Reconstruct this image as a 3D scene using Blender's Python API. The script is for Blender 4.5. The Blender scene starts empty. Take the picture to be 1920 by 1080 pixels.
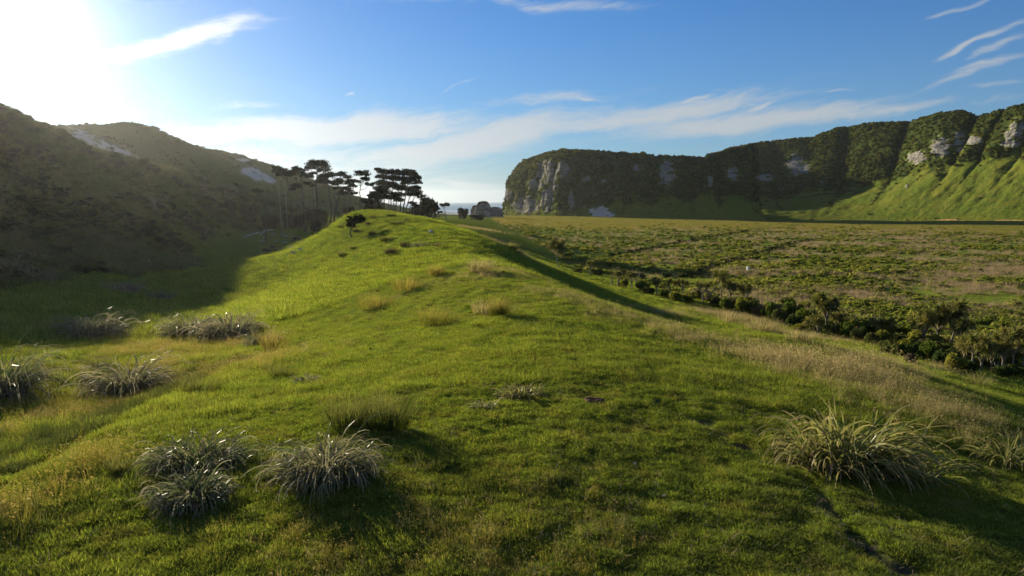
import bpy, math, random
import numpy as np
from mathutils import Vector

R = math.radians
rng = np.random.default_rng(7)
random.seed(7)
scene = bpy.context.scene
COL = scene.collection
CAMZ = 25.0
PITCH = R(7.2)
FPX = 1297.0           # focal length in pixels of the 1920 px frame
SUN_AZ = R(-36.3)      # left of the view direction (+Y)
SUN_EL = R(11)
# ------------------------------------------------------------------ camera
cam_d = bpy.data.cameras.new('camera')
cam = bpy.data.objects.new('camera', cam_d)
COL.objects.link(cam)
cam.location = (0, 0, CAMZ)
cam.rotation_euler = (R(90) - PITCH, 0, 0)
cam_d.sensor_width = 36.0
cam_d.lens = 36.0 * FPX / 1920.0
cam_d.clip_start = 0.1
cam_d.clip_end = 150000
scene.camera = cam
# ------------------------------------------------------------------ exposure
scene.view_settings.view_transform = 'Standard'
scene.view_settings.look = 'None'
scene.view_settings.gamma = 1.0
scene.view_settings.use_curve_mapping = False
scene.view_settings.exposure = 1.25
try:
    scene.cycles.use_denoising = True
    scene.cycles.volume_bounces = 1
    scene.cycles.max_bounces = 6
    scene.cycles.diffuse_bounces = 3
    scene.cycles.transmission_bounces = 3
    scene.cycles.transparent_max_bounces = 8
    scene.cycles.volume_step_rate = 4
except Exception:
    pass
# ------------------------------------------------------------------ node helper
class NT:
    """small expression builder over a node tree"""
    def __init__(s, tree):
        s.t = tree; s.n = tree.nodes; s.l = tree.links
    def node(s, kind, **kw):
        nd = s.n.new(kind)
        for k, v in kw.items(): setattr(nd, k, v)
        return nd
    def put(s, sock, v):
        if v is None: return
        if isinstance(v, (int, float, tuple, list)):
            if isinstance(v, (tuple, list)) and len(v) == 3 and len(getattr(sock, 'default_value', (0, 0, 0))) == 4:
                v = (*v, 1)
            sock.default_value = v
        else: s.l.new(v, sock)
    def m(s, op, a, b=None, c=None, clamp=False):
        nd = s.node('ShaderNodeMath', operation=op); nd.use_clamp = clamp
        for i, v in enumerate((a, b, c)): s.put(nd.inputs[i], v)
        return nd.outputs[0]
    def mix(s, f, a, b):
        nd = s.node('ShaderNodeMix', data_type='RGBA')
        s.put(nd.inputs['Factor'], f); s.put(nd.inputs[6], a); s.put(nd.inputs[7], b)
        return nd.outputs[2]
    def ramp(s, v, lo, hi, clamp=True):
        nd = s.node('ShaderNodeMapRange'); nd.interpolation_type = 'SMOOTHSTEP'
        s.put(nd.inputs[0], v); nd.inputs[1].default_value = lo; nd.inputs[2].default_value = hi
        return nd.outputs[0]
    def noise(s, vec, scale, detail=4, rough=.55, dist=0.0):
        nd = s.node('ShaderNodeTexNoise')
        s.put(nd.inputs['Vector'], vec); nd.inputs['Scale'].default_value = scale
        nd.inputs['Detail'].default_value = detail; nd.inputs['Roughness'].default_value = rough
        nd.inputs['Distortion'].default_value = dist
        return nd.outputs[0]
    def attr(s, name, out='Fac'):
        nd = s.node('ShaderNodeAttribute', attribute_name=name)
        return nd.outputs[out]
    def comb(s, x, y, z):
        nd = s.node('ShaderNodeCombineXYZ')
        for i, v in enumerate((x, y, z)): s.put(nd.inputs[i], v)
        return nd.outputs[0]

# ------------------------------------------------------------------ sky
world = bpy.data.worlds.new('World'); scene.world = world
world.use_nodes = True
W = NT(world.node_tree); W.n.clear()
sky = W.node('ShaderNodeTexSky', sky_type='NISHITA')
sky.sun_disc = False
sky.sun_elevation = SUN_EL
sky.sun_rotation = SUN_AZ
sky.altitude = 0
sky.air_density = 1.0
sky.dust_density = 0.03
sky.ozone_density = 3.0
tc = W.node('ShaderNodeTexCoord')
sep = W.node('ShaderNodeSeparateXYZ'); W.l.new(tc.outputs['Generated'], sep.inputs[0])
sx, sy, sz = sep.outputs
az = W.m('MULTIPLY', W.m('ARCTAN2', sx, sy), 57.29578)
el = W.m('MULTIPLY', W.m('ARCSINE', sz), 57.29578)
def px2ae(px, py):
    dx = (px - 960) / FPX; u = (540 - py) / FPX
    v = np.array([dx, math.cos(PITCH) + u * math.sin(PITCH), u * math.cos(PITCH) - math.sin(PITCH)])
    v /= np.linalg.norm(v)
    return math.degrees(math.atan2(v[0], v[1])), math.degrees(math.asin(v[2]))
# cirrus: soft elliptical banks (centre, half length, half width in px of the photo, tilt, strength)
BANKS = [(1180, 222, 300, 17, 8, .8), (1420, 226, 240, 16, 4, .85), (900, 262, 230, 24, 11, .95), (760, 225, 170, 12, 6, .7), (1010, 192, 180, 10, 5, .55),
         (640, 245, 260, 26, 4, .95), (480, 205, 70, 8, 0, .4), (560, 300, 330, 40, 0, .55), (1650, 203, 170, 9, 4, .6),
         (355, 72, 95, 14, 17, .95), (440, 55, 42, 13, 35, .7), (1050, 8, 150, 10, -3, .55), (860, 2, 140, 10, 5, .3),
         (1820, 80, 62, 5, 22, .8), (1872, 112, 60, 6, 12, .6), (1885, 80, 38, 7, 25, .6), (1840, 128, 75, 5, 15, .5), (1888, 148, 48, 4, 5, .5), (1790, 12, 55, 4, 14, .45),
         (655, 181, 14, 3, 0, .55), (1568, 173, 34, 3, 2, .5), (1290, 186, 36, 4, 14, .7), (1430, 200, 40, 4, 18, .6), (1110, 186, 30, 4, 8, .7), (875, 157, 40, 3, 24, .3), (1340, 166, 24, 3, 0, .35),
         (860, 342, 70, 9, -3, .5), (820, 330, 100, 20, 0, .3), (1000, 250, 300, 40, 8, .25)]
wn = W.node('ShaderNodeTexNoise'); wn.inputs['Scale'].default_value = 9; wn.inputs['Detail'].default_value = 3
W.l.new(tc.outputs['Generated'], wn.inputs['Vector'])
wsep = W.node('ShaderNodeSeparateColor'); W.l.new(wn.outputs['Color'], wsep.inputs[0])
azw = W.m('ADD', az, W.m('MULTIPLY', W.m('SUBTRACT', wsep.outputs[0], .5), 5.0))
elw = W.m('ADD', el, W.m('MULTIPLY', W.m('SUBTRACT', wsep.outputs[1], .5), 2.0))
tot = None
for (cx, cy, hl, hw, ang, st) in BANKS:
    a0, e0 = px2ae(cx, cy)
    sc_ = 57.3 / FPX
    da = W.m('MULTIPLY', W.m('SUBTRACT', azw, a0), math.cos(R(e0)))
    de = W.m('SUBTRACT', elw, e0)
    ca, sa = math.cos(R(ang)), math.sin(R(ang))
    uu = W.m('DIVIDE', W.m('ADD', W.m('MULTIPLY', da, ca), W.m('MULTIPLY', de, sa)), hl * sc_)
    vv = W.m('DIVIDE', W.m('SUBTRACT', W.m('MULTIPLY', de, ca), W.m('MULTIPLY', da, sa)), hw * sc_)
    r2 = W.m('ADD', W.m('MULTIPLY', uu, uu), W.m('MULTIPLY', vv, vv))
    g = W.m('MULTIPLY', W.m('EXPONENT', W.m('MULTIPLY', r2, -.8)), st)
    tot = g if tot is None else W.m('MAXIMUM', tot, g)
# general thin cirrus that goes on round the rest of the sky
# streaky texture, stretched along the wind
ca, sa = math.cos(R(9)), math.sin(R(9))
su = W.m('ADD', W.m('MULTIPLY', azw, ca), W.m('MULTIPLY', elw, sa))
sv = W.m('SUBTRACT', W.m('MULTIPLY', elw, ca), W.m('MULTIPLY', azw, sa))
n1 = W.noise(W.comb(W.m('MULTIPLY', su, .09), W.m('MULTIPLY', sv, .75), 0), 1.0, 9, .62, .6)
n2 = W.noise(W.comb(W.m('MULTIPLY', su, .5), W.m('MULTIPLY', sv, 2.6), 3), 1.0, 6, .6, 1.2)
tex = W.m('ADD', W.m('MULTIPLY', n1, .68), W.m('MULTIPLY', n2, .32))
behind = W.m('MULTIPLY', W.ramp(W.m('ABSOLUTE', az), 60, 100), .38)
tot = W.m('MAXIMUM', tot, behind)
cl = W.ramp(W.m('ADD', W.m('MULTIPLY', tot, 1.15), W.m('MULTIPLY', W.m('SUBTRACT', tex, .5), 1.9)), .12, .98)
cl = W.m('MULTIPLY', cl, W.ramp(tot, .02, .25))
# angular distance to the sun: aureole
sd = Vector((math.sin(SUN_AZ) * math.cos(SUN_EL), math.cos(SUN_AZ) * math.cos(SUN_EL), math.sin(SUN_EL)))
dp = W.node('ShaderNodeVectorMath', operation='DOT_PRODUCT')
W.l.new(tc.outputs['Generated'], dp.inputs[0]); dp.inputs[1].default_value = sd
ang = W.m('MULTIPLY', W.m('ARCCOSINE', W.m('MINIMUM', dp.outputs['Value'], .999999)), 57.29578)
aur = W.m('ADD', W.m('MULTIPLY', W.m('EXPONENT', W.m('MULTIPLY', ang, -.42)), 1.6),
          W.m('MULTIPLY', W.m('EXPONENT', W.m('MULTIPLY', ang, -.10)), .09))
cloud_b = W.m('ADD', .22, W.m('MULTIPLY', W.m('EXPONENT', W.m('MULTIPLY', ang, -.05)), .35))
SKY_STRENGTH = 0.056
skyg = W.node('ShaderNodeHueSaturation'); skyg.inputs['Saturation'].default_value = 1.12; skyg.inputs['Value'].default_value = 1.0
W.l.new(sky.outputs[0], skyg.inputs['Color'])
skt = W.node('ShaderNodeMix', data_type='RGBA', blend_type='MULTIPLY'); skt.inputs['Factor'].default_value = 1
W.l.new(skyg.outputs[0], skt.inputs[6]); skt.inputs[7].default_value = (.40, .71, 1.05, 1)
# cloud and aureole radiances are given as seen, so divide by the strength
def rgbscale(col, f):
    nd = W.node('ShaderNodeVectorMath', operation='SCALE'); nd.inputs[0].default_value = col
    W.put(nd.inputs['Scale'], f); return nd.outputs[0]
veil = W.m('MULTIPLY', W.m('EXPONENT', W.m('MULTIPLY', W.m('MAXIMUM', el, 0.0), -.15)), .85)
vcol = rgbscale((.60, .80, 1.0), W.m('DIVIDE', W.m('ADD', .20, W.m('MULTIPLY', W.m('EXPONENT', W.m('MULTIPLY', ang, -.06)), .18)), SKY_STRENGTH))
ccol = rgbscale((.88, .95, 1.0), W.m('DIVIDE', cloud_b, SKY_STRENGTH))
mixed = W.mix(W.m('MULTIPLY', cl, .88), W.mix(veil, skt.outputs[2], vcol), ccol)
auc = rgbscale((1.0, .96, .84), W.m('DIVIDE', aur, SKY_STRENGTH))
addn = W.node('ShaderNodeVectorMath', operation='ADD')
W.l.new(mixed, addn.inputs[0]); W.l.new(auc, addn.inputs[1])
bg = W.node('ShaderNodeBackground'); bg.inputs['Strength'].default_value = SKY_STRENGTH
W.l.new(addn.outputs[0], bg.inputs['Color'])
wo = W.node('ShaderNodeOutputWorld'); W.l.new(bg.outputs[0], wo.inputs['Surface'])
# ------------------------------------------------------------------ sun
sun_d = bpy.data.lights.new('sun', 'SUN'); sun_d.energy = 5.0; sun_d.angle = R(.53); sun_d.color = (1.0, .86, .62)
sun = bpy.data.objects.new('sun', sun_d); COL.objects.link(sun)
sun.rotation_euler = (-sd).to_track_quat('-Z', 'Y').to_euler()

# ------------------------------------------------------------------ mesh helpers
def mk_mesh(name, V, F, attrs=None, smooth=False, mats=None, mat_idx=None):
    """V (n,3); F int array (m,3) or (m,4) or list of such arrays"""
    me = bpy.data.meshes.new(name)
    V = np.asarray(V, dtype=np.float32)
    Fs = F if isinstance(F, list) else [F]
    Fs = [np.asarray(f, dtype=np.int32) for f in Fs if len(f)]
    idx = np.concatenate([f.ravel() for f in Fs]); tot_ = np.concatenate([np.full(len(f), f.shape[1], np.int32) for f in Fs])
    start = np.concatenate([[0], np.cumsum(tot_)[:-1]]).astype(np.int32)
    me.vertices.add(len(V)); me.vertices.foreach_set('co', V.ravel())
    me.loops.add(len(idx)); me.loops.foreach_set('vertex_index', idx)
    me.polygons.add(len(tot_)); me.polygons.foreach_set('loop_start', start)
    try: me.polygons.foreach_set('loop_total', tot_)
    except Exception: pass
    me.polygons.foreach_set('use_smooth', np.full(len(tot_), smooth))
    if attrs:
        for k, a in attrs.items():
            at = me.attributes.new(k, 'FLOAT', 'POINT'); at.data.foreach_set('value', np.asarray(a, dtype=np.float32))
    for m_ in (mats or []): me.materials.append(m_)
    if mat_idx is not None: me.polygons.foreach_set('material_index', np.asarray(mat_idx, dtype=np.int32))
    me.update(calc_edges=True)
    return me
def obj(name, me, parent=None, loc=None, rz=0, kind=None, label=None, cat=None, group=None):
    o = bpy.data.objects.new(name, me); COL.objects.link(o)
    if parent is not None: o.parent = parent
    if loc is not None: o.location = loc
    if rz: o.rotation_euler = (0, 0, rz)
    if kind: o['kind'] = kind
    if label: o['label'] = label
    if cat: o['category'] = cat
    if group: o['group'] = group
    return o
def copy_tree(o, loc, rz=0, sc=None, label=None, group=None):
    c = o.copy(); COL.objects.link(c); c.location = loc; c.rotation_euler = (0, 0, rz)
    if sc is not None: c.scale = sc if hasattr(sc, '__len__') else (sc, sc, sc)
    if label: c['label'] = label
    if group: c['group'] = group
    for ch in o.children:
        d = ch.copy(); COL.objects.link(d); d.parent = c
    return c
class Acc:
    """accumulates vertices and faces"""
    def __init__(s): s.V = []; s.F4 = []; s.F3 = []; s.A = []; s.n = 0
    def add(s, V, F4=None, F3=None, a=None):
        V = np.asarray(V, float).reshape(-1, 3)
        s.V.append(V)
        if F4 is not None and len(F4): s.F4.append(np.asarray(F4) + s.n)
        if F3 is not None and len(F3): s.F3.append(np.asarray(F3) + s.n)
        s.A.append(np.zeros(len(V)) if a is None else np.broadcast_to(np.asarray(a, float), (len(V),)).copy())
        s.n += len(V)
    def mesh(s, name, mats, smooth=False, attr='h'):
        F = []
        if s.F4: F.append(np.concatenate(s.F4))
        if s.F3: F.append(np.concatenate(s.F3))
        return mk_mesh(name, np.concatenate(s.V), F, {attr: np.concatenate(s.A)}, smooth, mats)
def tube(acc, pts, rad, n=6, a=0.0):
    pts = np.asarray(pts, float); k = len(pts)
    rad = np.broadcast_to(np.asarray(rad, float), (k,))
    T = np.gradient(pts, axis=0); T /= np.linalg.norm(T, axis=1)[:, None] + 1e-9
    ref = np.array([0.3, 1, 0.1]) if abs(T[0][1]) < .8 else np.array([1, 0, .1])
    U = np.cross(T, ref); U /= np.linalg.norm(U, axis=1)[:, None] + 1e-9
    Vv = np.cross(T, U)
    th = np.arange(n) / n * 2 * np.pi
    P = pts[:, None, :] + rad[:, None, None] * (np.cos(th)[None, :, None] * U[:, None, :] + np.sin(th)[None, :, None] * Vv[:, None, :])
    i = np.arange(k - 1)[:, None]; j = np.arange(n)[None, :]; j2 = (j + 1) % n
    F = np.stack([i * n + j, i * n + j2, (i + 1) * n + j2, (i + 1) * n + j], -1).reshape(-1, 4)
    acc.add(P.reshape(-1, 3), F, a=a)
def blades(rg, n, R0, L, Wd, lean0, droop, segs=3, wind=(0, 0), jit=.5, lv=.4, basez=0.0, azr=None):
    """n ribbons; returns V, F4, h (0 base..1 tip)"""
    az_ = rg.uniform(0, 2 * np.pi, n) if azr is None else azr
    rr = R0 * np.sqrt(rg.uniform(0, 1, n))
    a2 = az_ + rg.normal(0, jit, n)
    base = np.stack([rr * np.cos(az_), rr * np.sin(az_), np.full(n, basez)], -1)
    L_ = L * (1 + rg.uniform(-lv, lv, n))
    le = lean0 * (.25 + rr / max(R0, 1e-6)) * rg.uniform(.5, 1.3, n)   # angle from vertical
    dr = droop * rg.uniform(.4, 1.3, n)
    side = np.stack([-np.sin(a2), np.cos(a2), np.zeros(n)], -1)
    tw = rg.normal(0, .5, n)
    P = [base]; cur = base.copy()
    for k in range(segs):
        ang_ = le + dr * ((k + .5) / segs) ** 1.3
        d = np.stack([np.sin(ang_) * np.cos(a2), np.sin(ang_) * np.sin(a2), np.cos(ang_)], -1)
        d[:, 0] += wind[0] * (k + 1) / segs; d[:, 1] += wind[1] * (k + 1) / segs
        d /= np.linalg.norm(d, axis=1)[:, None]
        cur = cur + d * (L_ / segs)[:, None]; P.append(cur)
    V = []; H = []
    for k in range(segs + 1):
        t = k / segs
        w = Wd * (1 - .93 * t ** 1.8) * (.55 + .45 * min(1, t * 3)) / 2
        sv_ = side + np.stack([np.zeros(n), np.zeros(n), tw * .4], -1)
        V.append(P[k] - sv_ * w); V.append(P[k] + sv_ * w); H += [np.full(n, t)] * 2
    V = np.stack(V, 1); H = np.stack(H, 1)
    m_ = 2 * (segs + 1)
    b = (np.arange(n) * m_)[:, None]
    F = np.concatenate([np.stack([b[:, 0] + 2 * k, b[:, 0] + 2 * k + 1, b[:, 0] + 2 * k + 3, b[:, 0] + 2 * k + 2], -1) for k in range(segs)])
    return V.reshape(-1, 3), F, H.ravel()
# ------------------------------------------------------------------ noise in numpy
_perm = rng.permutation(4096).astype(np.int64)
_grad = rng.uniform(0, 2 * np.pi, 4096)
def pn(x, y):
    x = np.asarray(x, float); y = np.asarray(y, float)
    xi = np.floor(x).astype(np.int64); yi = np.floor(y).astype(np.int64)
    xf = x - xi; yf = y - yi
    u = xf * xf * xf * (xf * (xf * 6 - 15) + 10); v = yf * yf * yf * (yf * (yf * 6 - 15) + 10)
    def g(i, j, dx, dy):
        a = _grad[_perm[(_perm[i & 4095] + j) & 4095]]
        return np.cos(a) * dx + np.sin(a) * dy
    n00 = g(xi, yi, xf, yf); n10 = g(xi + 1, yi, xf - 1, yf)
    n01 = g(xi, yi + 1, xf, yf - 1); n11 = g(xi + 1, yi + 1, xf - 1, yf - 1)
    return (n00 * (1 - u) + n10 * u) * (1 - v) + (n01 * (1 - u) + n11 * u) * v
def fbm(x, y, o=4, g=.5):
    s = 0; a = 1; f = 1
    for k in range(o):
        s = s + a * pn(x * f + 17.3 * k, y * f - 9.1 * k); a *= g; f *= 2.03
    return s
def sstep(a, lo, hi):
    t = np.clip((a - lo) / (hi - lo), 0, 1); return t * t * (3 - 2 * t)
# ------------------------------------------------------------------ pixel <-> world
CP, SP = math.cos(PITCH), math.sin(PITCH)
def ray(px, py):
    px = np.asarray(px, float); py = np.asarray(py, float)
    dx = (px - 960) / FPX; u = (540 - py) / FPX
    dy = CP + u * SP; dz = u * CP - SP
    return dx / dy, dz / dy          # per metre of depth (world y)
def P3(px, py, d):
    a, b = ray(px, py); return np.array([a * d, d, b * d + CAMZ])
def proj(x, y, z):
    z = z - CAMZ
    f = y * CP - z * SP; u = y * SP + z * CP
    f = np.maximum(f, .01)
    return 960 + FPX * x / f, 540 - FPX * u / f
# ------------------------------------------------------------------ ground heights
# spot heights read off the photograph: (px, py, depth) ...
SP_PX = [(960,1080,9),(960,900,12),(1000,800,15),(1020,700,20),(1010,600,29.2),(905,500,50),(830,417,104),(665,400,125),(760,404,120),
 (860,440,80),(0,1070,9.6),(0,900,13.3),(0,880,14.8),(300,1000,10.4),(1920,1075,9.9),(1920,900,14.5),(1920,810,18),(1500,900,12.9),
 (1600,705,23.3),(1430,662,27),(1200,602,31.5),(1040,545,39),(1920,765,30),(1800,722,39),(1700,682,50),(1500,648,56),(1300,600,69),(1200,562,86),(1100,522,110),(1000,482,143),(940,450,190),
 (1880,692,58),(1500,620,77),(1300,560,102),(1150,520,132),(1050,495,158),
 (1300,500,158),(1700,560,105),(1900,600,86),(1500,450,284),(1900,450,284),(1000,430,360),(1100,420,490),(1900,425,480),
 (600,500,89),(700,500,68),(800,500,56),(700,440,93),(620,440,131),(560,450,190),(505,470,188),(480,500,137),(500,540,95),
 (350,560,85),(640,600,43),(480,600,54),(400,620,52),(640,700,23.3),(800,600,34.6),(480,680,28),(300,760,19.8),(300,700,31),(200,820,16.4),
 (100,700,32.5),(100,640,45),(200,600,56.4),(0,640,41.7),(0,560,62),(100,540,72),(200,520,88),
 (0,500,76),(0,450,92),(0,400,112),(0,300,142),(0,213,172),(100,400,128),(100,320,160),(200,450,118),(200,400,145),(200,350,175),(87,238,190),(135,265,205),(185,284,215),
 (250,303,235),(312,316,250),(375,338,270),(475,362,300),(350,400,200),(400,430,205),(400,470,172),(300,480,135),(300,420,160),
 (470,410,270),(540,430,243),(600,432,225),(640,412,240),(700,412,245),(760,410,240),(590,446,172),
 (105,233,380),(185,229,400),(235,226,405),(285,239,410),(350,274,430),(400,294,450),(440,299,480),(480,296,560),(520,309,580),(560,324,600),(620,345,600),
 (700,385,620),(780,400,620),(840,405,650),(185,290,300),(240,308,320),(400,350,370),(500,380,400),(600,400,420),(680,405,400),(800,410,400),(850,412,400),(900,408,600),
 (480,330,470),(0,225,420)]
# ... and plain spot heights (x, y, z relative to the camera) for what the photograph does not show directly
SP_W = [(0,0,-5.3),(0,-20,-5.9),(0,-60,-8),(-30,-20,-9),(30,-20,-11),(-60,-60,-9),(60,-60,-14.5),(0,-220,-13),(-220,-200,-3),(220,-200,-15),
 (-18,8,-6.5),(-24,22,-7.4),(17,8,-7.6),(24,24,-10.5),(15,42,-9.6),(9,62,-9.8),(5,82,-8.8),(3,105,-9),(-8,135,-9.5),(-25,160,-9),(40,30,-14),(55,10,-14.5),(100,40,-15),
 (12,30,-6.0),(-48,128,-10.8),(-60,20,-7),(-80,50,-5),(-70,0,-4),(-120,40,6),(-100,80,-1),(-160,255,11),(-140,120,11),(-170,170,19),
 (-240,60,22),(-240,180,30),(-300,300,42),(-420,300,52),(-300,480,44),(-360,600,40),(-250,720,22),(-150,800,0),(-80,900,-18),(0,800,-17.8),(0,1000,-19.5),(-60,1100,-22),(0,1250,-23.6),(-150,1500,-24.3),(0,1650,-25.6),(-250,1750,-26),(150,1500,-24),(300,1800,-27),(-500,1600,-24),
 (-420,900,6),(-500,100,40),(-500,-300,20),(200,60,-15),(300,0,-15),(400,-300,-15),(400,200,-15.5),(600,100,-16),(300,500,-17.5),(200,620,-18),(120,700,-18),(455,600,-17.6),(330,800,-23.4),(270,770,-22.8),(400,715,-20.9),(300,650,-19.8),
 (500,420,-17.5),(700,600,-18),(500,900,-18),(200,1000,-18),(60,880,-18),(150,160,-15.2),(90,250,-15.4),(60,330,-15.6),(220,350,-16.3),(120,420,-16.4)]
_pts = [tuple(P3(*p)) for p in SP_PX] + [(a, b, c + CAMZ) for a, b, c in SP_W]
_pts = np.array(_pts)
def warp(x, y, s=22.0):
    r = np.sqrt(x * x + y * y) + 1e-9
    k = np.log1p(r / s) / r
    return x * k, y * k
_cu, _cv = warp(_pts[:, 0], _pts[:, 1])
def _tps(r2): return r2 * np.log(r2 + 1e-12) * .5
_n = len(_pts)
_K = _tps((_cu[:, None] - _cu) ** 2 + (_cv[:, None] - _cv) ** 2) + np.eye(_n) * 4e-4
_Pm = np.stack([np.ones(_n), _cu, _cv], 1)
_A = np.block([[_K, _Pm], [_Pm.T, np.zeros((3, 3))]])
_w = np.linalg.solve(_A, np.concatenate([_pts[:, 2], np.zeros(3)]))
def H0(x, y):
    x = np.asarray(x, float); y = np.asarray(y, float); sh = x.shape
    x = x.ravel(); y = y.ravel(); out = np.empty(len(x))
    for i in range(0, len(x), 40000):
        u, v = warp(x[i:i + 40000], y[i:i + 40000])
        r2 = (u[:, None] - _cu) ** 2 + (v[:, None] - _cv) ** 2
        out[i:i + 40000] = _tps(r2) @ _w[:_n] + _w[_n] + u * _w[_n + 1] + v * _w[_n + 2]
    return out.reshape(sh)
def seg_dist(x, y, pts):
    d = np.full(np.shape(x), 1e9)
    for (x0, y0), (x1, y1) in zip(pts[:-1], pts[1:]):
        vx, vy = x1 - x0, y1 - y0
        t = np.clip(((x - x0) * vx + (y - y0) * vy) / (vx * vx + vy * vy + 1e-9), 0, 1)
        d = np.minimum(d, np.hypot(x - x0 - t * vx, y - y0 - t * vy))
    return d
LINES = {}
TRACK = None
def hillmask(x, y):
    """1 on the scrubby hills at the left"""
    r = np.hypot(x, y)
    line = np.interp(y, [-300, 0, 40, 60, 85, 120, 160, 200, 240, 300, 400, 600, 800, 1300], [-60, -46, -52, -52, -52, -60, -74, -86, -90, -84, -60, -60, -60, -70])
    return sstep(line - x + 6 * fbm(x / 25, y / 25, 3), -5, 10)
def plainmask(x, y):
    line = np.interp(y, [-300, 0, 30, 58, 77, 102, 132, 160, 200, 300, 600, 900], [60, 55, 46, 39, 30, 25, 18, 11, 5, -5, -20, -30])
    return sstep(x - line, -3, 6)
def detail(x, y):
    r = np.hypot(x, y)
    hm = hillmask(x, y); pm = plainmask(x, y)
    k = (1 - hm) * (1 - pm)
    z = k * (.13 * fbm(x / 9, y / 9, 3) + .065 * fbm(x / 1.7 + 5, y / 1.7, 3) * sstep(220 - r, 0, 120) + .05 * fbm(x / .55, y / .45 + 9, 2) * sstep(60 - r, 0, 30))
    # sheep terracettes and tussocky lumps on the ridge's flank
    z = z + k * .16 * np.maximum(0, fbm(x / 1.1 + 3, y / 2.4, 2) - .05) * sstep(y, 16, 34) * sstep(120 - r, 0, 60)
    if TRACK is not None:
        xt = np.interp(y, TRACK[:, 1], TRACK[:, 0])
        z = z - .85 * sstep(xt - x, .1, 2.0) * (1 - sstep(xt - x, 6, 18)) * sstep(y, 9, 15) * (1 - sstep(y, 27, 36))
    z = z + hm * (2.6 * fbm(x / 38, y / 38, 4) + .9 * (1 - 2 * np.abs(fbm(x / 14 + 4, y / 14, 3)))) * sstep(r, 60, 160)
    z = z - hm * 2.5 * sstep(r, 240, 380)
    z = z + pm * (.35 * fbm(x / 30, y / 30, 3) + .18 * fbm(x / 5, y / 5, 2))
    for nm, (pts, wd, dep) in LINES.items():
        z = z - dep * np.exp(-(seg_dist(x, y, pts) / wd) ** 2)
    return z
def H(x, y):
    x = np.asarray(x, float); y = np.asarray(y, float)
    return H0(x, y) + detail(x, y)
def hit(px, py, dmin=6.0, dmax=900.0, n=420):
    """where the line of sight through a pixel meets the ground"""
    a, b = ray(px, py)
    d = np.geomspace(dmin, dmax, n)
    z = H(a * d, d); zr = CAMZ + b * d
    below = np.nonzero(zr < z)[0]
    if len(below) == 0 or below[0] == 0:
        dd = d[-1] if len(below) == 0 else d[0]
    else:
        k = below[0]; t0 = zr[k - 1] - z[k - 1]; t1 = z[k] - zr[k]
        dd = d[k - 1] + (d[k] - d[k - 1]) * t0 / (t0 + t1)
    return float(a * dd), float(dd), float(H(a * dd, dd))
def _path(L): return [hit(*p)[:2] for p in L]
_l = {}
_l['ditch_a'] = (_path([(1150,480),(1240,462),(1330,445),(1400,434)]), 1.3, .9)
_l['ditch_b'] = (_path([(1290,520),(1390,485),(1460,465),(1530,449)]), 1.1, .9)
_l['track'] = (_path([(0,892),(150,820),(300,745),(400,700),(480,672),(520,655)]), .45, .28)
_l['sheep_path'] = ([p for p in _path([(1240,760),(1330,800),(1420,850),(1500,880),(1560,960),(1620,1020),(1690,1079)])], .22, .05)
LINES.update(_l)
_t = np.array(_l['track'][0]); TRACK = _t[np.argsort(_t[:, 1])]
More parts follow.
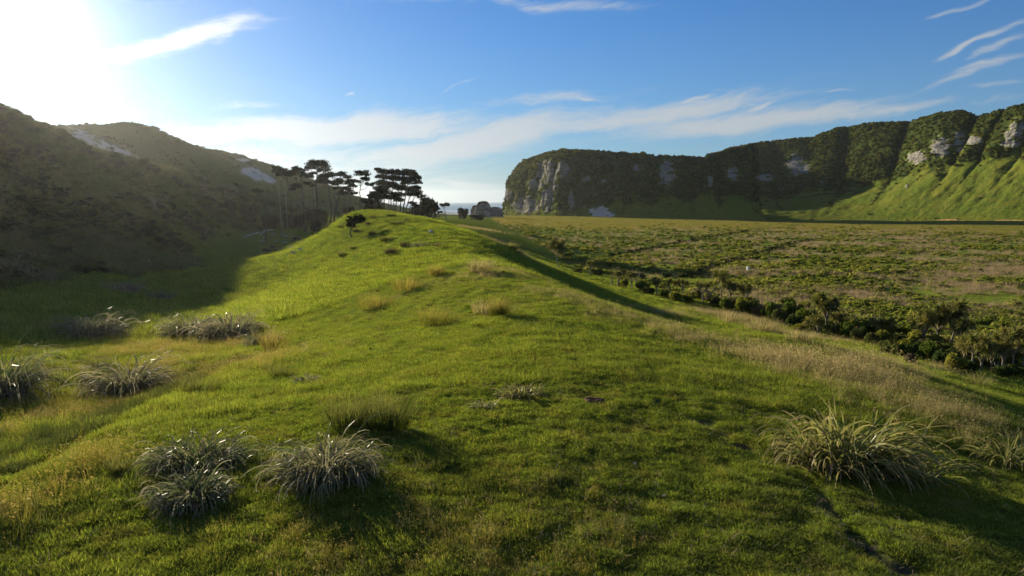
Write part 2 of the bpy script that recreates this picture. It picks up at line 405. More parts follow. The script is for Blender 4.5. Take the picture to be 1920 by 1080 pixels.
# ================================================================== materials
def mat(name):
    m_ = bpy.data.materials.new(name); m_.use_nodes = True
    N = NT(m_.node_tree); N.n.clear()
    return m_, N
def finish(N, sh, disp=None):
    o = N.node('ShaderNodeOutputMaterial'); N.l.new(sh, o.inputs['Surface'])
def pos(N):
    return N.node('ShaderNodeNewGeometry').outputs['Position']
def principled(N, col, rough=.9, spec=.2, bump=None, bstr=.5, bdist=.1):
    p = N.node('ShaderNodeBsdfPrincipled')
    N.put(p.inputs['Base Color'], col); N.put(p.inputs['Roughness'], rough)
    p.inputs['Specular IOR Level'].default_value = spec
    if bump is not None:
        b = N.node('ShaderNodeBump'); b.inputs['Strength'].default_value = bstr; b.inputs['Distance'].default_value = bdist
        N.l.new(bump, b.inputs['Height']); N.l.new(b.outputs[0], p.inputs['Normal'])
    return p.outputs[0]
def leaf_mat(name, c1, c2, tip=None, trans=.45, gloss=.0, rough=.4, nscale=.3, tcol=None, tip_pow=3.0, rnd=.5, mid=None, vary=0.0):
    """thin leaves: diffuse and translucent, colour varies from place to place, from plant to plant and towards the tip"""
    m_, N = mat(name)
    P = pos(N)
    n = N.noise(P, nscale, 4, .6)
    oi = N.node('ShaderNodeObjectInfo').outputs['Random']
    f = N.ramp(N.m('ADD', n, N.m('MULTIPLY', N.m('SUBTRACT', oi, .5), rnd)), .3, .7)
    c = N.mix(f, c1, c2)
    if mid is not None:
        c = N.mix(N.ramp(N.noise(P, nscale * 4.3, 3), .52, .68), c, mid)
    if tip is not None:
        h = N.m('POWER', N.attr('h'), tip_pow)
        c = N.mix(h, c, tip)
    if vary:
        sc2 = N.node('ShaderNodeVectorMath', operation='SCALE'); N.l.new(c, sc2.inputs[0])
        N.l.new(N.m('ADD', 1 - vary * .5, N.m('MULTIPLY', N.attr('v'), vary)), sc2.inputs['Scale']); c = sc2.outputs[0]
    d = N.node('ShaderNodeBsdfDiffuse'); N.l.new(c, d.inputs['Color'])
    t = N.node('ShaderNodeBsdfTranslucent')
    if tcol is None: N.l.new(c, t.inputs['Color'])
    else:
        mm = N.node('ShaderNodeMix', data_type='RGBA', blend_type='MULTIPLY'); mm.inputs['Factor'].default_value = 1
        N.l.new(c, mm.inputs[6]); mm.inputs[7].default_value = (*tcol, 1); N.l.new(mm.outputs[2], t.inputs['Color'])
    ms = N.node('ShaderNodeMixShader'); ms.inputs[0].default_value = trans
    N.l.new(d.outputs[0], ms.inputs[1]); N.l.new(t.outputs[0], ms.inputs[2])
    out = ms.outputs[0]
    if gloss > 0:
        gloss *= .012
        g = N.node('ShaderNodeBsdfGlossy'); g.inputs['Roughness'].default_value = rough
        g.inputs['Color'].default_value = (.9, .92, .95, 1)
        m2 = N.node('ShaderNodeMixShader'); m2.inputs[0].default_value = gloss
        N.l.new(out, m2.inputs[1]); N.l.new(g.outputs[0], m2.inputs[2]); out = m2.outputs[0]
    finish(N, out)
    return m_

def ground_mat(name):
    m_, N = mat(name); P = pos(N)
    big = N.noise(P, .035, 4, .6); med = N.noise(P, .35, 5, .65); fine = N.noise(P, 4.5, 5, .7); mid = N.noise(P, 1.3, 4, .65)
    g = N.mix(N.ramp(N.m('ADD', N.m('MULTIPLY', big, .5), N.m('MULTIPLY', med, .5)), .38, .62), (.075, .120, .016), (.145, .160, .024))
    g = N.mix(N.m('MULTIPLY', N.ramp(mid, .55, .75), .6), g, (.045, .080, .014))
    g = N.mix(N.m('MULTIPLY', N.ramp(fine, .5, .8), .5), g, (.15, .15, .035))
    dry = N.mix(med, (.19, .145, .06), (.26, .20, .09))
    g = N.mix(N.m('MULTIPLY', N.m('MULTIPLY', N.attr('dry'), .55), N.ramp(N.m('ADD', mid, N.m('MULTIPLY', fine, .3)), .35, .8)), g, dry)
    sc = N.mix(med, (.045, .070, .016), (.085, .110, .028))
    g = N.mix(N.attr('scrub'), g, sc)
    pl = N.mix(N.ramp(N.m('ADD', N.m('MULTIPLY', mid, .5), N.m('MULTIPLY', med, .5)), .4, .6), (.10, .150, .022), (.18, .195, .042))
    g = N.mix(N.attr('plain'), g, pl)
    dirt = N.mix(fine, (.028, .022, .017), (.075, .058, .042))
    g = N.mix(N.m('MULTIPLY', N.attr('dirt'), N.ramp(N.m('ADD', mid, fine), .75, 1.0)), g, dirt)
    sand = N.mix(fine, (.42, .38, .32), (.55, .51, .44))
    g = N.mix(N.ramp(N.m('ADD', N.attr('sand'), N.m('MULTIPLY', N.m('SUBTRACT', mid, .5), .7)), .4, .6), g, sand)
    b = N.m('ADD', N.m('MULTIPLY', fine, .5), N.m('MULTIPLY', mid, 1.0))
    finish(N, principled(N, g, 1.0, 0, b, .7, .12))
    return m_
M_ground = ground_mat('meadow ground')
# ================================================================== ground
NAZ, NR = 560, 700
a_f = np.radians(np.linspace(-60, 60, NAZ)); a_b = np.radians(np.linspace(60, 300, 90))[1:-1]
azs = np.concatenate([a_f, a_b]); rs = np.concatenate([[0.5, 1.5, 3], np.geomspace(4, 1950, NR)])
AA, RR = np.meshgrid(azs, rs)
GX = RR * np.sin(AA); GY = RR * np.cos(AA)
GZ = H(GX, GY)
GZ = np.where(RR > 1500, np.minimum(GZ, -.5 - (RR - 1500) * .01), GZ)
GZ = np.where((RR > 900) & (GY < 400), np.maximum(GZ, 3), GZ)
def blob(x, y, L, pix=True):
    """soft round patches on the ground: (px, py, radius m)"""
    o_ = np.zeros(np.shape(x))
    for px, py, r in L:
        hx, hy, _ = hit(px, py)
        q = ((x - hx) ** 2 + (y - hy) ** 2) / r ** 2
        o_ = np.maximum(o_, np.exp(-q))
    return o_
DRY = [(900, 515, 3), (960, 510, 2.5), (1040, 550, 2), (1100, 566, 2), (1160, 590, 2), (1230, 612, 2), (1300, 632, 2), (1380, 650, 2), (1450, 668, 2), (1520, 690, 2), (1580, 700, 2.2),
       (1660, 730, 2), (1740, 760, 2), (1820, 790, 2), (1900, 800, 2), (1600, 720, 1.5), (1450, 680, 1.5), (1330, 640, 1.5),
       (820, 605, 1.2), (735, 560, 1.5), (700, 575, 1.2), (930, 585, 1.2), (400, 700, 4), (330, 680, 3), (280, 660, 3), (100, 610, 4), (230, 630, 3), (60, 800, 1.5), (40, 960, .9),
       (700, 1000, 1.3), (850, 980, 1.2), (780, 1040, 1), (620, 1050, 1), (1000, 900, .8), (900, 430, 8), (920, 450, 6), (960, 470, 4), (1400, 600, 5), (1460, 625, 4), (1340, 590, 4), (1550, 690, 2), (1780, 700, 2), (1640, 680, 2)]
DIRT = [(1113, 752, .35), (1320, 795, .3), (1390, 838, .3), (1470, 830, .3), (1520, 872, .5), (1490, 865, .35), (1575, 975, .22), (1600, 1010, .25), (1540, 955, .2), (1630, 1030, .25), (1690, 1070, .3), (1440, 870, .25), (1350, 815, .2)]
_r = random.Random(9)
DIRT += [(_r.uniform(300, 1500), _r.uniform(560, 1060), _r.uniform(.07, .2)) for _ in range(34)]
def masks(x, y, z):
    r = np.hypot(x, y)
    dry = blob(x, y, DRY)
    dirt = np.maximum(blob(x, y, DIRT), .75 * np.exp(-(seg_dist(x, y, LINES['sheep_path'][0]) / .20) ** 2) * sstep(fbm(x * 1.3, y * 1.3, 3), -.25, .05))
    for k in ('ditch_a', 'ditch_b'): dirt = np.maximum(dirt, np.exp(-(seg_dist(x, y, LINES[k][0]) / 1.5) ** 2))
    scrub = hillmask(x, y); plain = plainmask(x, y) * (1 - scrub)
    px, py = proj(x, y, z)
    sand = np.zeros(x.shape)
    n_ = fbm(x / 6, y / 6, 3)
    # blown sand: the bowl behind the trees, the long streak under the far crest, the beach
    for cx, cy, rx, ry, an in [(480, 327, 30, 11, -18), (500, 335, 20, 7, -20), (165, 262, 50, 15, -25), (225, 288, 50, 13, -24), (190, 272, 34, 14, -25), (455, 300, 14, 3, -5), (290, 320, 30, 3, -15), (690, 400, 30, 5, 0)]:
        c, s_ = math.cos(R(an)), math.sin(R(an))
        dx, dy = px - cx, -(py - cy)
        u = (dx * c + dy * s_) / rx; v = (-dx * s_ + dy * c) / ry
        sand = np.maximum(sand, (.72 if cx < 240 else 1.0) * np.exp(-(u * u + v * v) ** 1.5) * sstep(r, 240, 300) * (1 + .0 * n_))
    sand = np.maximum(sand, 1.3 * sstep(r, 1050, 1250))
    sand = sand * (1 + .9 * n_ + 1.1 * fbm(x / 1.8, y / 3.5, 3))
    return dry, dirt, scrub, plain, sand
md, mdi, msc, mpl, msa = masks(GX, GY, GZ)
GV = np.stack([GX, GY, GZ], -1).reshape(-1, 3)
nr, na = GX.shape
ii = np.arange(nr - 1)[:, None]; jj = np.arange(na)[None, :]; j2 = (jj + 1) % na
GF = np.stack([ii * na + jj, ii * na + j2, (ii + 1) * na + j2, (ii + 1) * na + jj], -1).reshape(-1, 4)[:, ::-1]
reg = np.where(msc.ravel() > .5, 1, np.where(mpl.ravel() > .5, 2, 0))[GF[:, 0]]
def submesh(name, F, label=None):
    u, inv = np.unique(F.ravel(), return_inverse=True)
    me = mk_mesh(name, GV[u], inv.reshape(F.shape), {'dry': md.ravel()[u], 'dirt': mdi.ravel()[u], 'scrub': msc.ravel()[u], 'plain': mpl.ravel()[u], 'sand': msa.ravel()[u]}, True, [M_ground])
    return obj(name, me, kind='structure', label=label)
submesh('ground', GF[reg == 0], 'grassy ridge running from the bottom edge to the pine grove with a shaded hollow at its left')
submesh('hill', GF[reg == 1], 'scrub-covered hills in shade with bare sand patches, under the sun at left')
submesh('plain', GF[reg == 2], 'flat rough pasture of green grass and rusty rushes reaching to the cliffs')

# ================================================================== sea, surf
m_, N = mat('sea water'); P = pos(N)
wv = N.noise(P, .05, 5, .6)
finish(N, principled(N, N.mix(N.ramp(N.noise(P, .002, 3), .4, .6), (.035, .13, .14), (.05, .17, .17)), .35, .5, wv, .6, .6)); M_sea = m_
th = np.linspace(0, 2 * np.pi, 97)[:-1]
V = np.concatenate([[[0, 0, 0]], np.stack([9000 * np.cos(th), 9000 * np.sin(th), th * 0], -1)])
F3 = np.stack([np.zeros(96, int), 1 + np.arange(96), 1 + (np.arange(96) + 1) % 96], -1)
obj('sea', mk_mesh('sea', V, F3, mats=[M_sea]), kind='structure', label='green-blue sea in the gap between grove and headland')
m_, N = mat('surf foam'); finish(N, principled(N, N.mix(N.noise(pos(N), .05, 4), (.55, .6, .6), (.85, .87, .87)), .8)); M_foam = m_
acc = Acc()
for y0, w0, a0 in [(1530, 14, 0), (1600, 10, 3), (1690, 7, 5), (1860, 6, 9)]:
    xs = np.linspace(-600, 420, 180)
    yc = y0 + 22 * fbm(xs / 130 + a0, xs * 0 + a0, 3); hw = w0 * np.maximum(.05, .5 + 1.4 * fbm(xs / 50, xs * 0 + a0 * 7, 3))
    V = np.stack([np.stack([xs, yc - hw, xs * 0 + .15], -1), np.stack([xs, yc, xs * 0 + .6], -1), np.stack([xs, yc + hw, xs * 0 + .1], -1)], 1).reshape(-1, 3)
    i = np.arange(179) * 3
    acc.add(V, np.concatenate([np.stack([i, i + 3, i + 4, i + 1], -1), np.stack([i + 1, i + 4, i + 5, i + 2], -1)]))
obj('surf', acc.mesh('surf', [M_foam], True), kind='stuff', label='thin white lines of surf along the beach beyond the trees', cat='surf')

# ================================================================== limestone headland and the bush-clad bluffs
m_, N = mat('cliff'); P = pos(N)
big = N.noise(P, .03, 4, .6); med = N.noise(P, .18, 5, .65); fine = N.noise(P, 1.1, 5, .7)
mp = N.node('ShaderNodeMapping'); N.l.new(P, mp.inputs[0]); mp.inputs['Scale'].default_value = (.05, .05, .55)
strata = N.noise(mp.outputs[0], 1.0, 5, .6, .4)
mp2 = N.node('ShaderNodeMapping'); N.l.new(P, mp2.inputs[0]); mp2.inputs['Scale'].default_value = (.45, .45, .05)
streak = N.noise(mp2.outputs[0], 1.0, 5, .6, .3)
rock = N.mix(N.ramp(strata, .35, .65), (.13, .125, .115), (.28, .265, .235))
rock = N.mix(N.m('MULTIPLY', N.ramp(streak, .5, .66), .75), rock, (.075, .078, .07))
rock = N.mix(N.m('MULTIPLY', N.ramp(med, .6, .75), .5), rock, (.30, .24, .17))
grass = N.mix(N.ramp(N.m('ADD', N.m('MULTIPLY', big, .5), N.m('MULTIPLY', med, .5)), .4, .6), (.085, .120, .018), (.135, .145, .024))
grass = N.mix(N.m('MULTIPLY', N.ramp(fine, .5, .7), .35), grass, (.035, .055, .014))
bush = N.mix(med, (.020, .034, .010), (.055, .068, .018))
c = N.mix(N.attr('veg'), grass, bush)
c = N.mix(N.ramp(N.m('ADD', N.attr('rock'), N.m('MULTIPLY', N.m('SUBTRACT', fine, .5), .7)), .45, .50), c, rock)
c = N.mix(N.ramp(N.m('ADD', N.attr('sand'), N.m('MULTIPLY', N.m('SUBTRACT', fine, .5), .6)), .4, .55), c, N.mix(fine, (.40, .37, .32), (.5, .46, .40)))
c = N.mix(N.ramp(N.m('ADD', N.attr('clay'), N.m('MULTIPLY', N.m('SUBTRACT', fine, .5), .6)), .4, .55), c, (.40, .24, .11))
bh = N.m('ADD', N.m('ADD', N.m('MULTIPLY', med, 3), N.m('MULTIPLY', fine, .8)), N.m('MULTIPLY', N.m('MULTIPLY', N.m('ADD', strata, streak), 2.0), N.attr('rock')))
finish(N, principled(N, c, 1.0, 0, bh, .8, 1.0)); M_cliff = m_
#   base x, y, height of base above sea, back direction, apron depth/height, cliff-top depth, cliff-top share of crest height, crest depth
KEY = np.array([
 (70, 1060, 7, 1, .1, 12, 5, 22, .6, 60), (5, 1010, 7, .95, .3, 10, 5, 16, .6, 50), (-24, 950, 7.5, .85, .5, 12, 6, 20, .62, 48), (-6, 890, 7, .75, .65, 14, 7, 26, .7, 60),
 (18, 845, 7, .6, .8, 14, 7, 30, .80, 70), (42, 802, 7, .5, .86, 12, 6, 26, .86, 75), (72, 772, 7, .42, .9, 18, 8, 36, .82, 80), (110, 745, 7, .36, .93, 34, 14, 52, .82, 95),
 (150, 715, 6.5, .25, .97, 40, 18, 56, .8, 82), (190, 704, 6, .2, .98, 44, 22, 60, .8, 84), (232, 716, 4.5, .22, .98, 52, 28, 70, .78, 95), (266, 722, 4, .15, .98, 42, 22, 54, .8, 68), (276, 750, 3.2, .2, .98, 60, 14, 90, .7, 130), (292, 780, 2.6, .02, 1, 200, 16, 330, .62, 390),
 (330, 812, 1.8, .36, .93, 190, 32, 245, .72, 290), (372, 790, 2.2, .6, .8, 150, 42, 190, .72, 230), (402, 738, 3.9, .8, .6, 110, 60, 140, .75, 175), (424, 686, 5.2, .88, .47, 104, 66, 124, .78, 152),
 (438, 643, 6.4, .9, .42, 106, 68, 126, .78, 158), (452, 600, 7.4, .92, .4, 104, 66, 124, .78, 158), (466, 550, 8, .92, .4, 94, 52, 116, .76, 155), (490, 460, 8, .92, .4, 90, 48, 112, .72, 150), (530, 340, 8, .92, .4, 88, 46, 110, .72, 150)], float)
SKYL = np.array([(900,352),(918,350),(925,340),(940,326),(960,317),(990,301),(1010,293),(1040,284),(1070,281),(1100,283),(1200,289),(1230,292),(1296,294),(1316,296),(1326,290),(1370,278),(1440,265),(1490,262),
 (1512,262),(1560,243),(1590,235),(1640,232),(1680,230),(1720,222),(1760,213),(1790,211),(1820,217),(1845,215),(1880,202),(1920,196),(2000,188),(2200,182),(2600,190)], float)
seg = np.concatenate([[0], np.cumsum(np.hypot(np.diff(KEY[:, 0]), np.diff(KEY[:, 1])))])
NS, NV = 900, 150
S = np.linspace(0, seg[-1], NS)
def smooth_interp(col):
    v = np.interp(S, seg, col)
    k = np.hanning(35); k /= k.sum()
    return np.convolve(np.pad(v, 17, mode='edge'), k, 'valid')
C = [smooth_interp(KEY[:, i]) for i in range(10)]
bx, by, bz, dxx, dyy, dap, hap, dtop, ftop, dcr = C
nn = np.hypot(dxx, dyy); dxx /= nn; dyy /= nn
cx_, cy_ = bx + dxx * dcr, by + dyy * dcr
cpx, _ = proj(cx_, cy_, CAMZ)
cpy = np.interp(cpx, SKYL[:, 0], SKYL[:, 1])
cz = CAMZ + ray(cpx, cpy)[1] * cy_
hcr = cz - bz
# gap added between headland and bluffs, to let the low sun reach the bluffs
cut = 1 - .97 * (1 - sstep(np.abs(S - seg[12]), 14, 30)); hcr = hcr * cut; hap = hap * cut
# buttresses: rounded noses between gullies
wS = S + 10 * fbm(S / 60, S * 0 + 2, 3)
cells = np.cumsum(np.concatenate([[0], rng.uniform(20, 46, 60)]))
ci = np.clip(np.searchsorted(cells, wS) - 1, 0, 58); lo = cells[ci]; hi = cells[ci + 1]
tt = (wS - lo) / (hi - lo) * 2 - 1
domeS = np.sqrt(np.clip(1 - np.abs(tt) ** 2.4, 0, 1)); domeA = (hi - lo) / 40
T = np.linspace(0, 1.18, NV)
tS, tT = np.meshgrid(S, T)
B = lambda a: np.broadcast_to(a, tS.shape)
t_ap, t_cl = .34, .72
q1 = np.clip(tT / t_ap, 0, 1); q2 = np.clip((tT - t_ap) / (t_cl - t_ap), 0, 1); q3 = np.clip((tT - t_cl) / (1 - t_cl), 0, 1); q4 = np.clip((tT - 1) / .18, 0, 1)
dd_ = B(dap) * q1 + B(dtop - dap) * q2 ** 1.3 + B(dcr - dtop) * q3 + 60 * q4
htop = np.maximum(hcr * ftop, hap + 8 * cut)
hh = B(hap) * q1 ** 1.25 + B(htop - hap) * q2 + B(hcr - htop) * np.sin(q3 * np.pi / 2) - (hcr * .9) * q4 ** 1.2
amp = 13 * np.interp(tT, [0, .2, .34, .55, .8, 1, 1.2], [.0, .10, .40, 1, .72, .22, .1]) * B(np.interp(S, seg, np.interp(np.arange(len(seg)), [0, 5, 7, 11, 13], [.5, .6, .95, 1.0, 1.9])))
out = amp * B((domeS - .55) * domeA)
n1 = fbm(tS / 22, hh / 16, 5); n2 = fbm(tS / 6 + 9, hh / 9 + 4, 4)
out = out + (4.0 * n1 + 1.3 * n2) * np.interp(tT, [0, .1, .4, .8, 1], [.1, .6, 1, .8, .4])
out = out + 1.0 * np.abs(fbm(tS / 11 + 30, hh / 3.0, 3)) * np.interp(tT, [0, .34, .4, .7, .8], [0, 0, 1, 1, 0])
dd_ = dd_ - out - 1.8 * np.abs(fbm(tS / 5.5 + 11, hh / 26, 4)) * np.interp(tT, [0, .34, .42, .7, .8], [0, 0, 1, 1, 0])
hh = hh + B(cut * (S > seg[12]) * (domeS - .6) * domeA) * 4.5 * np.interp(tT, [0, .6, 1, 1.2], [0, 0, 1, 1])
hh = hh + 2.2 * B(cut * fbm(S / 16, S * 0 + 7, 3)) * np.interp(tT, [0, .7, 1, 1.2], [0, 0, 1, 1])
hh = hh + B(cut) * 1.2 * fbm(tS / 9, dd_ / 9 + 50, 4) * np.interp(tT, [0, .1, 1], [0, .6, 1]) + np.interp(tT, [0, .15, .3, .36], [0, 1.6, 1.6, 0]) * fbm(tS / 17 + 3, dd_ / 26, 4)
CX = B(bx) + B(dxx) * dd_; CY = B(by) + B(dyy) * dd_; CZ = B(bz) + hh
CZ[0] -= 3
# attributes
ppx, ppy = proj(CX, CY, CZ)
ROCK = [(1025,322,17,24),(1055,317,13,15),(985,384,26,17),(1025,375,13,24),(947,365,13,11),(1072,374,7,18),(1100,337,9,6),(1132,340,7,4),(1250,325,15,27),(1195,314,9,6),(1005,345,16,12),(1040,345,8,20),
 (1491,308,15,20),(1507,316,12,12),(1436,334,18,7),(1375,326,13,13),(1332,340,6,11),(1718,296,20,13),(1763,277,19,20),(1800,265,10,20),(1825,264,15,9),(1909,242,16,20),(1893,255,9,10),(1700,350,3,5),(1540,343,4,6),(1900,270,20,8)]
wob = fbm(CX / 7 + 3, CZ / 7 + CY / 9, 4)
rockA = np.zeros(CX.shape)
for a_, b_, rx, ry in ROCK:
    q = ((ppx - a_) / rx) ** 2 + ((ppy - b_) / ry) ** 2
    rockA = np.maximum(rockA, np.exp(-np.clip(q, 0, 50) ** 1.6))
rockA = rockA * (tT < 1.0)
steep = np.interp(tT, [0, .3, .36, .7, .8], [0, 0, 1, 1, 0])
rockA = np.clip(rockA * (1 + 1.5 * wob + 1.0 * fbm(tS / 2.2, hh / 5.0, 3)) + .33 * steep * sstep(wob, .25, .5), 0, 1)
sandA = np.exp(-(((ppx - 1128) / 24) ** 2 + ((ppy - 400 + (ppx - 1128) * -.1) / 13) ** 2)) * 1.1 * (1 + .9 * wob) * (tT < .5)
clayA = np.exp(-(((ppx - 1780) / 26) ** 2 + ((ppy - 413) / 2.2) ** 2)) * 1.2 + np.exp(-(((ppx - 1890) / 40) ** 2 + ((ppy - 413.5) / 1.2) ** 2))
sandA = np.maximum(sandA, .9 * np.exp(-(((ppx - 1880) / 45) ** 2 + ((ppy - 415) / 1.3) ** 2)))
gully = 1 - B(domeS)
n3 = fbm(tS / 16, dd_ / 12, 4)
vegA = sstep(tT + .16 * n3 + .10 * (1 - B(domeS)), t_ap - .01, t_ap + .04)
vegA = np.maximum(vegA, sstep(gully - .45 + .9 * n3 + .6 * (tT - .22), .1, .4) * sstep(tT, .06, .2) * .9)
vegA = np.maximum(vegA, B(np.interp(S, seg, [1] * 3 + [.8, .6, .7, .5] + [0] * (len(seg) - 7))) * sstep(n3, -.2, .2))
vegA = np.clip(vegA, 0, 1) * (1 - np.clip(rockA * 1.5, 0, 1)) * (1 - np.clip(sandA * 2, 0, 1))
CV = np.stack([CX, CY, CZ], -1).reshape(-1, 3)
ii = np.arange(NV - 1)[:, None]; jj = np.arange(NS - 1)[None, :]
CF = np.stack([ii * NS + jj, (ii + 1) * NS + jj, (ii + 1) * NS + jj + 1, ii * NS + jj + 1], -1).reshape(-1, 4)[:, ::-1]
spl = int(np.searchsorted(S, seg[12]))
colj = np.broadcast_to(jj, (NV - 1, NS - 1)).ravel()
def csub(name, F, label):
    u, inv = np.unique(F.ravel(), return_inverse=True)
    me = mk_mesh(name, CV[u], inv.reshape(F.shape), {'veg': vegA.ravel()[u], 'rock': rockA.ravel()[u], 'sand': sandA.ravel()[u], 'clay': clayA.ravel()[u]}, True, [M_cliff])
    return obj(name, me, kind='structure', label=label)
csub('headland', CF[colj < spl], 'pale limestone headland cliff with a bush-covered top beside the sea')
csub('bluffs', CF[colj >= spl], 'long bluff of rounded bush-clad buttresses above sunlit grass slopes')

# ================================================================== haze: thin air, partly added to imitate lens glare towards the sun
m_ = bpy.data.materials.new('haze air'); m_.use_nodes = True; N = NT(m_.node_tree); N.n.clear()
pv = N.node('ShaderNodeVolumePrincipled'); pv.inputs['Color'].default_value = (.93, .95, 1.0, 1); pv.inputs['Density'].default_value = .00003
pv.inputs['Anisotropy'].default_value = .75
o_ = N.node('ShaderNodeOutputMaterial'); N.l.new(pv.outputs[0], o_.inputs['Volume'])
X = 9600; za, zb = -30.0, 150.0
V = [(-X, -X, za), (X, -X, za), (X, X, za), (-X, X, za), (-X, -X, zb), (X, -X, zb), (X, X, zb), (-X, X, zb)]
obj('haze', mk_mesh('haze', V, np.array([(0, 3, 2, 1), (4, 5, 6, 7), (0, 1, 5, 4), (1, 2, 6, 5), (2, 3, 7, 6), (3, 0, 4, 7)]), mats=[m_]), kind='stuff', label='thin haze over the whole valley, partly added in place of lens glare')
# ==SCATTER==
# ================================================================== plants: materials
M_grass = leaf_mat('short grass', (.120, .200, .026), (.225, .265, .034), tip=(.31, .33, .10), trans=.52, nscale=.30, tcol=(1.15, 1.15, .55), tip_pow=2.5, rnd=.9, mid=(.22, .22, .05), vary=1.3)
M_hay = leaf_mat('dry seeding grass', (.20, .21, .065), (.36, .32, .14), tip=(.44, .37, .22), trans=.45, nscale=.8, tcol=(1.1, 1.0, .8), tip_pow=3, rnd=.5, mid=(.16, .17, .05))
M_seed = leaf_mat('seed heads', (.42, .32, .22), (.5, .40, .28), trans=.45, nscale=2, rnd=.5)
M_flax = leaf_mat('flax leaves', (.085, .125, .035), (.23, .21, .10), tip=(.60, .50, .38), trans=.45, gloss=1.3, rough=.3, nscale=5, tip_pow=7, rnd=.4, mid=(.26, .21, .14), vary=0)
M_flaxg = leaf_mat('green flax leaves', (.085, .13, .026), (.24, .25, .060), tip=(.46, .32, .16), trans=.45, gloss=1.1, rough=.35, nscale=3.5, tip_pow=6, rnd=.8, mid=(.30, .22, .11))
M_dead = leaf_mat('withered leaves', (.10, .08, .055), (.20, .16, .11), trans=.15, nscale=2, rnd=.5)
M_sedge = leaf_mat('green rush', (.070, .105, .022), (.12, .14, .035), tip=(.20, .20, .08), trans=.45, nscale=1, tcol=(1.15, 1.05, .7), tip_pow=2, rnd=.5)
M_rust = leaf_mat('rusty rushes', (.23, .19, .075), (.38, .27, .16), tip=(.46, .34, .22), trans=.4, nscale=.02, tip_pow=2, rnd=1.0, mid=(.15, .16, .04))
M_plaing = leaf_mat('plain tussock green', (.13, .17, .030), (.23, .235, .055), trans=.55, nscale=.05, rnd=.9, mid=(.10, .13, .022), tcol=(1.1, 1.05, .7))
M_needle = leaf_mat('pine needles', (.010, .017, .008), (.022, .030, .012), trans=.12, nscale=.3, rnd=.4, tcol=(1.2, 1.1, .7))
M_scrub = leaf_mat('coastal scrub', (.024, .040, .012), (.085, .110, .030), trans=.25, nscale=.04, rnd=.9, mid=(.045, .055, .022))
M_bush = leaf_mat('bluff bush', (.048, .078, .018), (.165, .17, .036), trans=.38, nscale=.05, rnd=1.5, mid=(.15, .135, .045), tcol=(1.1, 1.05, .6))
M_swamp = leaf_mat('swamp shrubs', (.075, .115, .022), (.18, .19, .036), trans=.5, nscale=.25, rnd=1.0, mid=(.13, .12, .035), tcol=(1.1, 1.05, .7))
M_swampd = leaf_mat('dark swamp shrubs', (.050, .075, .020), (.105, .120, .032), trans=.4, nscale=.25, rnd=.9, mid=(.055, .040, .022))
M_cabb = leaf_mat('cabbage tree leaves', (.13, .16, .035), (.24, .23, .06), tip=(.30, .26, .11), trans=.4, gloss=.6, nscale=.4, rnd=.8, tcol=(1.1, 1.05, .7))
def bark(name, a, b, sc_=2.0):
    m_, N = mat(name); P = pos(N)
    n = N.noise(P, sc_, 5, .7); finish(N, principled(N, N.mix(n, a, b), .95, .1, n, .6, .1)); return m_
M_bark = bark('grey pine bark', (.035, .030, .025), (.10, .085, .07)); M_pale = bark('pale cabbage bark', (.13, .11, .085), (.26, .23, .18)); M_drift = bark('bleached wood', (.30, .29, .27), (.52, .50, .46))
# ================================================================== scatter: real small plants put at computed points
def scatter(name, protos, Pn, rot, scl, label, which=None):
    """one mass of small plants: point mesh with rotation/scale, every point gets one of the prototype meshes"""
    n = len(Pn)
    me = bpy.data.meshes.new(name); me.vertices.add(n); me.vertices.foreach_set('co', np.asarray(Pn, np.float32).ravel())
    rot = np.asarray(rot, np.float32)
    if rot.ndim == 1: rot = np.stack([rot * 0, rot * 0, rot], -1)
    scl = np.asarray(scl, np.float32)
    if scl.ndim == 1: scl = np.stack([scl] * 3, -1)
    a = me.attributes.new('rot', 'FLOAT_VECTOR', 'POINT'); a.data.foreach_set('vector', rot.ravel())
    a = me.attributes.new('scl', 'FLOAT_VECTOR', 'POINT'); a.data.foreach_set('vector', np.ascontiguousarray(scl).ravel())
    a = me.attributes.new('which', 'INT', 'POINT')
    a.data.foreach_set('value', np.asarray(rng.integers(0, len(protos), n) if which is None else which, np.int32))
    o = obj(name, me, kind='stuff', label=label)
    ng = bpy.data.node_groups.new(name, 'GeometryNodeTree')
    ng.interface.new_socket('Geometry', in_out='INPUT', socket_type='NodeSocketGeometry')
    ng.interface.new_socket('Geometry', in_out='OUTPUT', socket_type='NodeSocketGeometry')
    gi = ng.nodes.new('NodeGroupInput'); go = ng.nodes.new('NodeGroupOutput')
    g2i = ng.nodes.new('GeometryNodeGeometryToInstance')
    for pm in reversed(protos):
        po = bpy.data.objects.new(name + '_source', pm)      # never linked: only its mesh is read
        oi = ng.nodes.new('GeometryNodeObjectInfo'); oi.inputs['Object'].default_value = po; oi.inputs['As Instance'].default_value = False
        ng.links.new(oi.outputs['Geometry'], g2i.inputs[0])
    iop = ng.nodes.new('GeometryNodeInstanceOnPoints')
    ng.links.new(gi.outputs[0], iop.inputs['Points']); ng.links.new(g2i.outputs[0], iop.inputs['Instance'])
    iop.inputs['Pick Instance'].default_value = True
    def na(nm, ty):
        q = ng.nodes.new('GeometryNodeInputNamedAttribute'); q.data_type = ty; q.inputs['Name'].default_value = nm; return q.outputs['Attribute']
    ng.links.new(na('which', 'INT'), iop.inputs['Instance Index'])
    e2r = ng.nodes.new('FunctionNodeEulerToRotation'); ng.links.new(na('rot', 'FLOAT_VECTOR'), e2r.inputs[0]); ng.links.new(e2r.outputs[0], iop.inputs['Rotation'])
    ng.links.new(na('scl', 'FLOAT_VECTOR'), iop.inputs['Scale'])
    ng.links.new(iop.outputs[0], go.inputs[0])
    md_ = o.modifiers.new('plants', 'NODES'); md_.node_group = ng
    return o
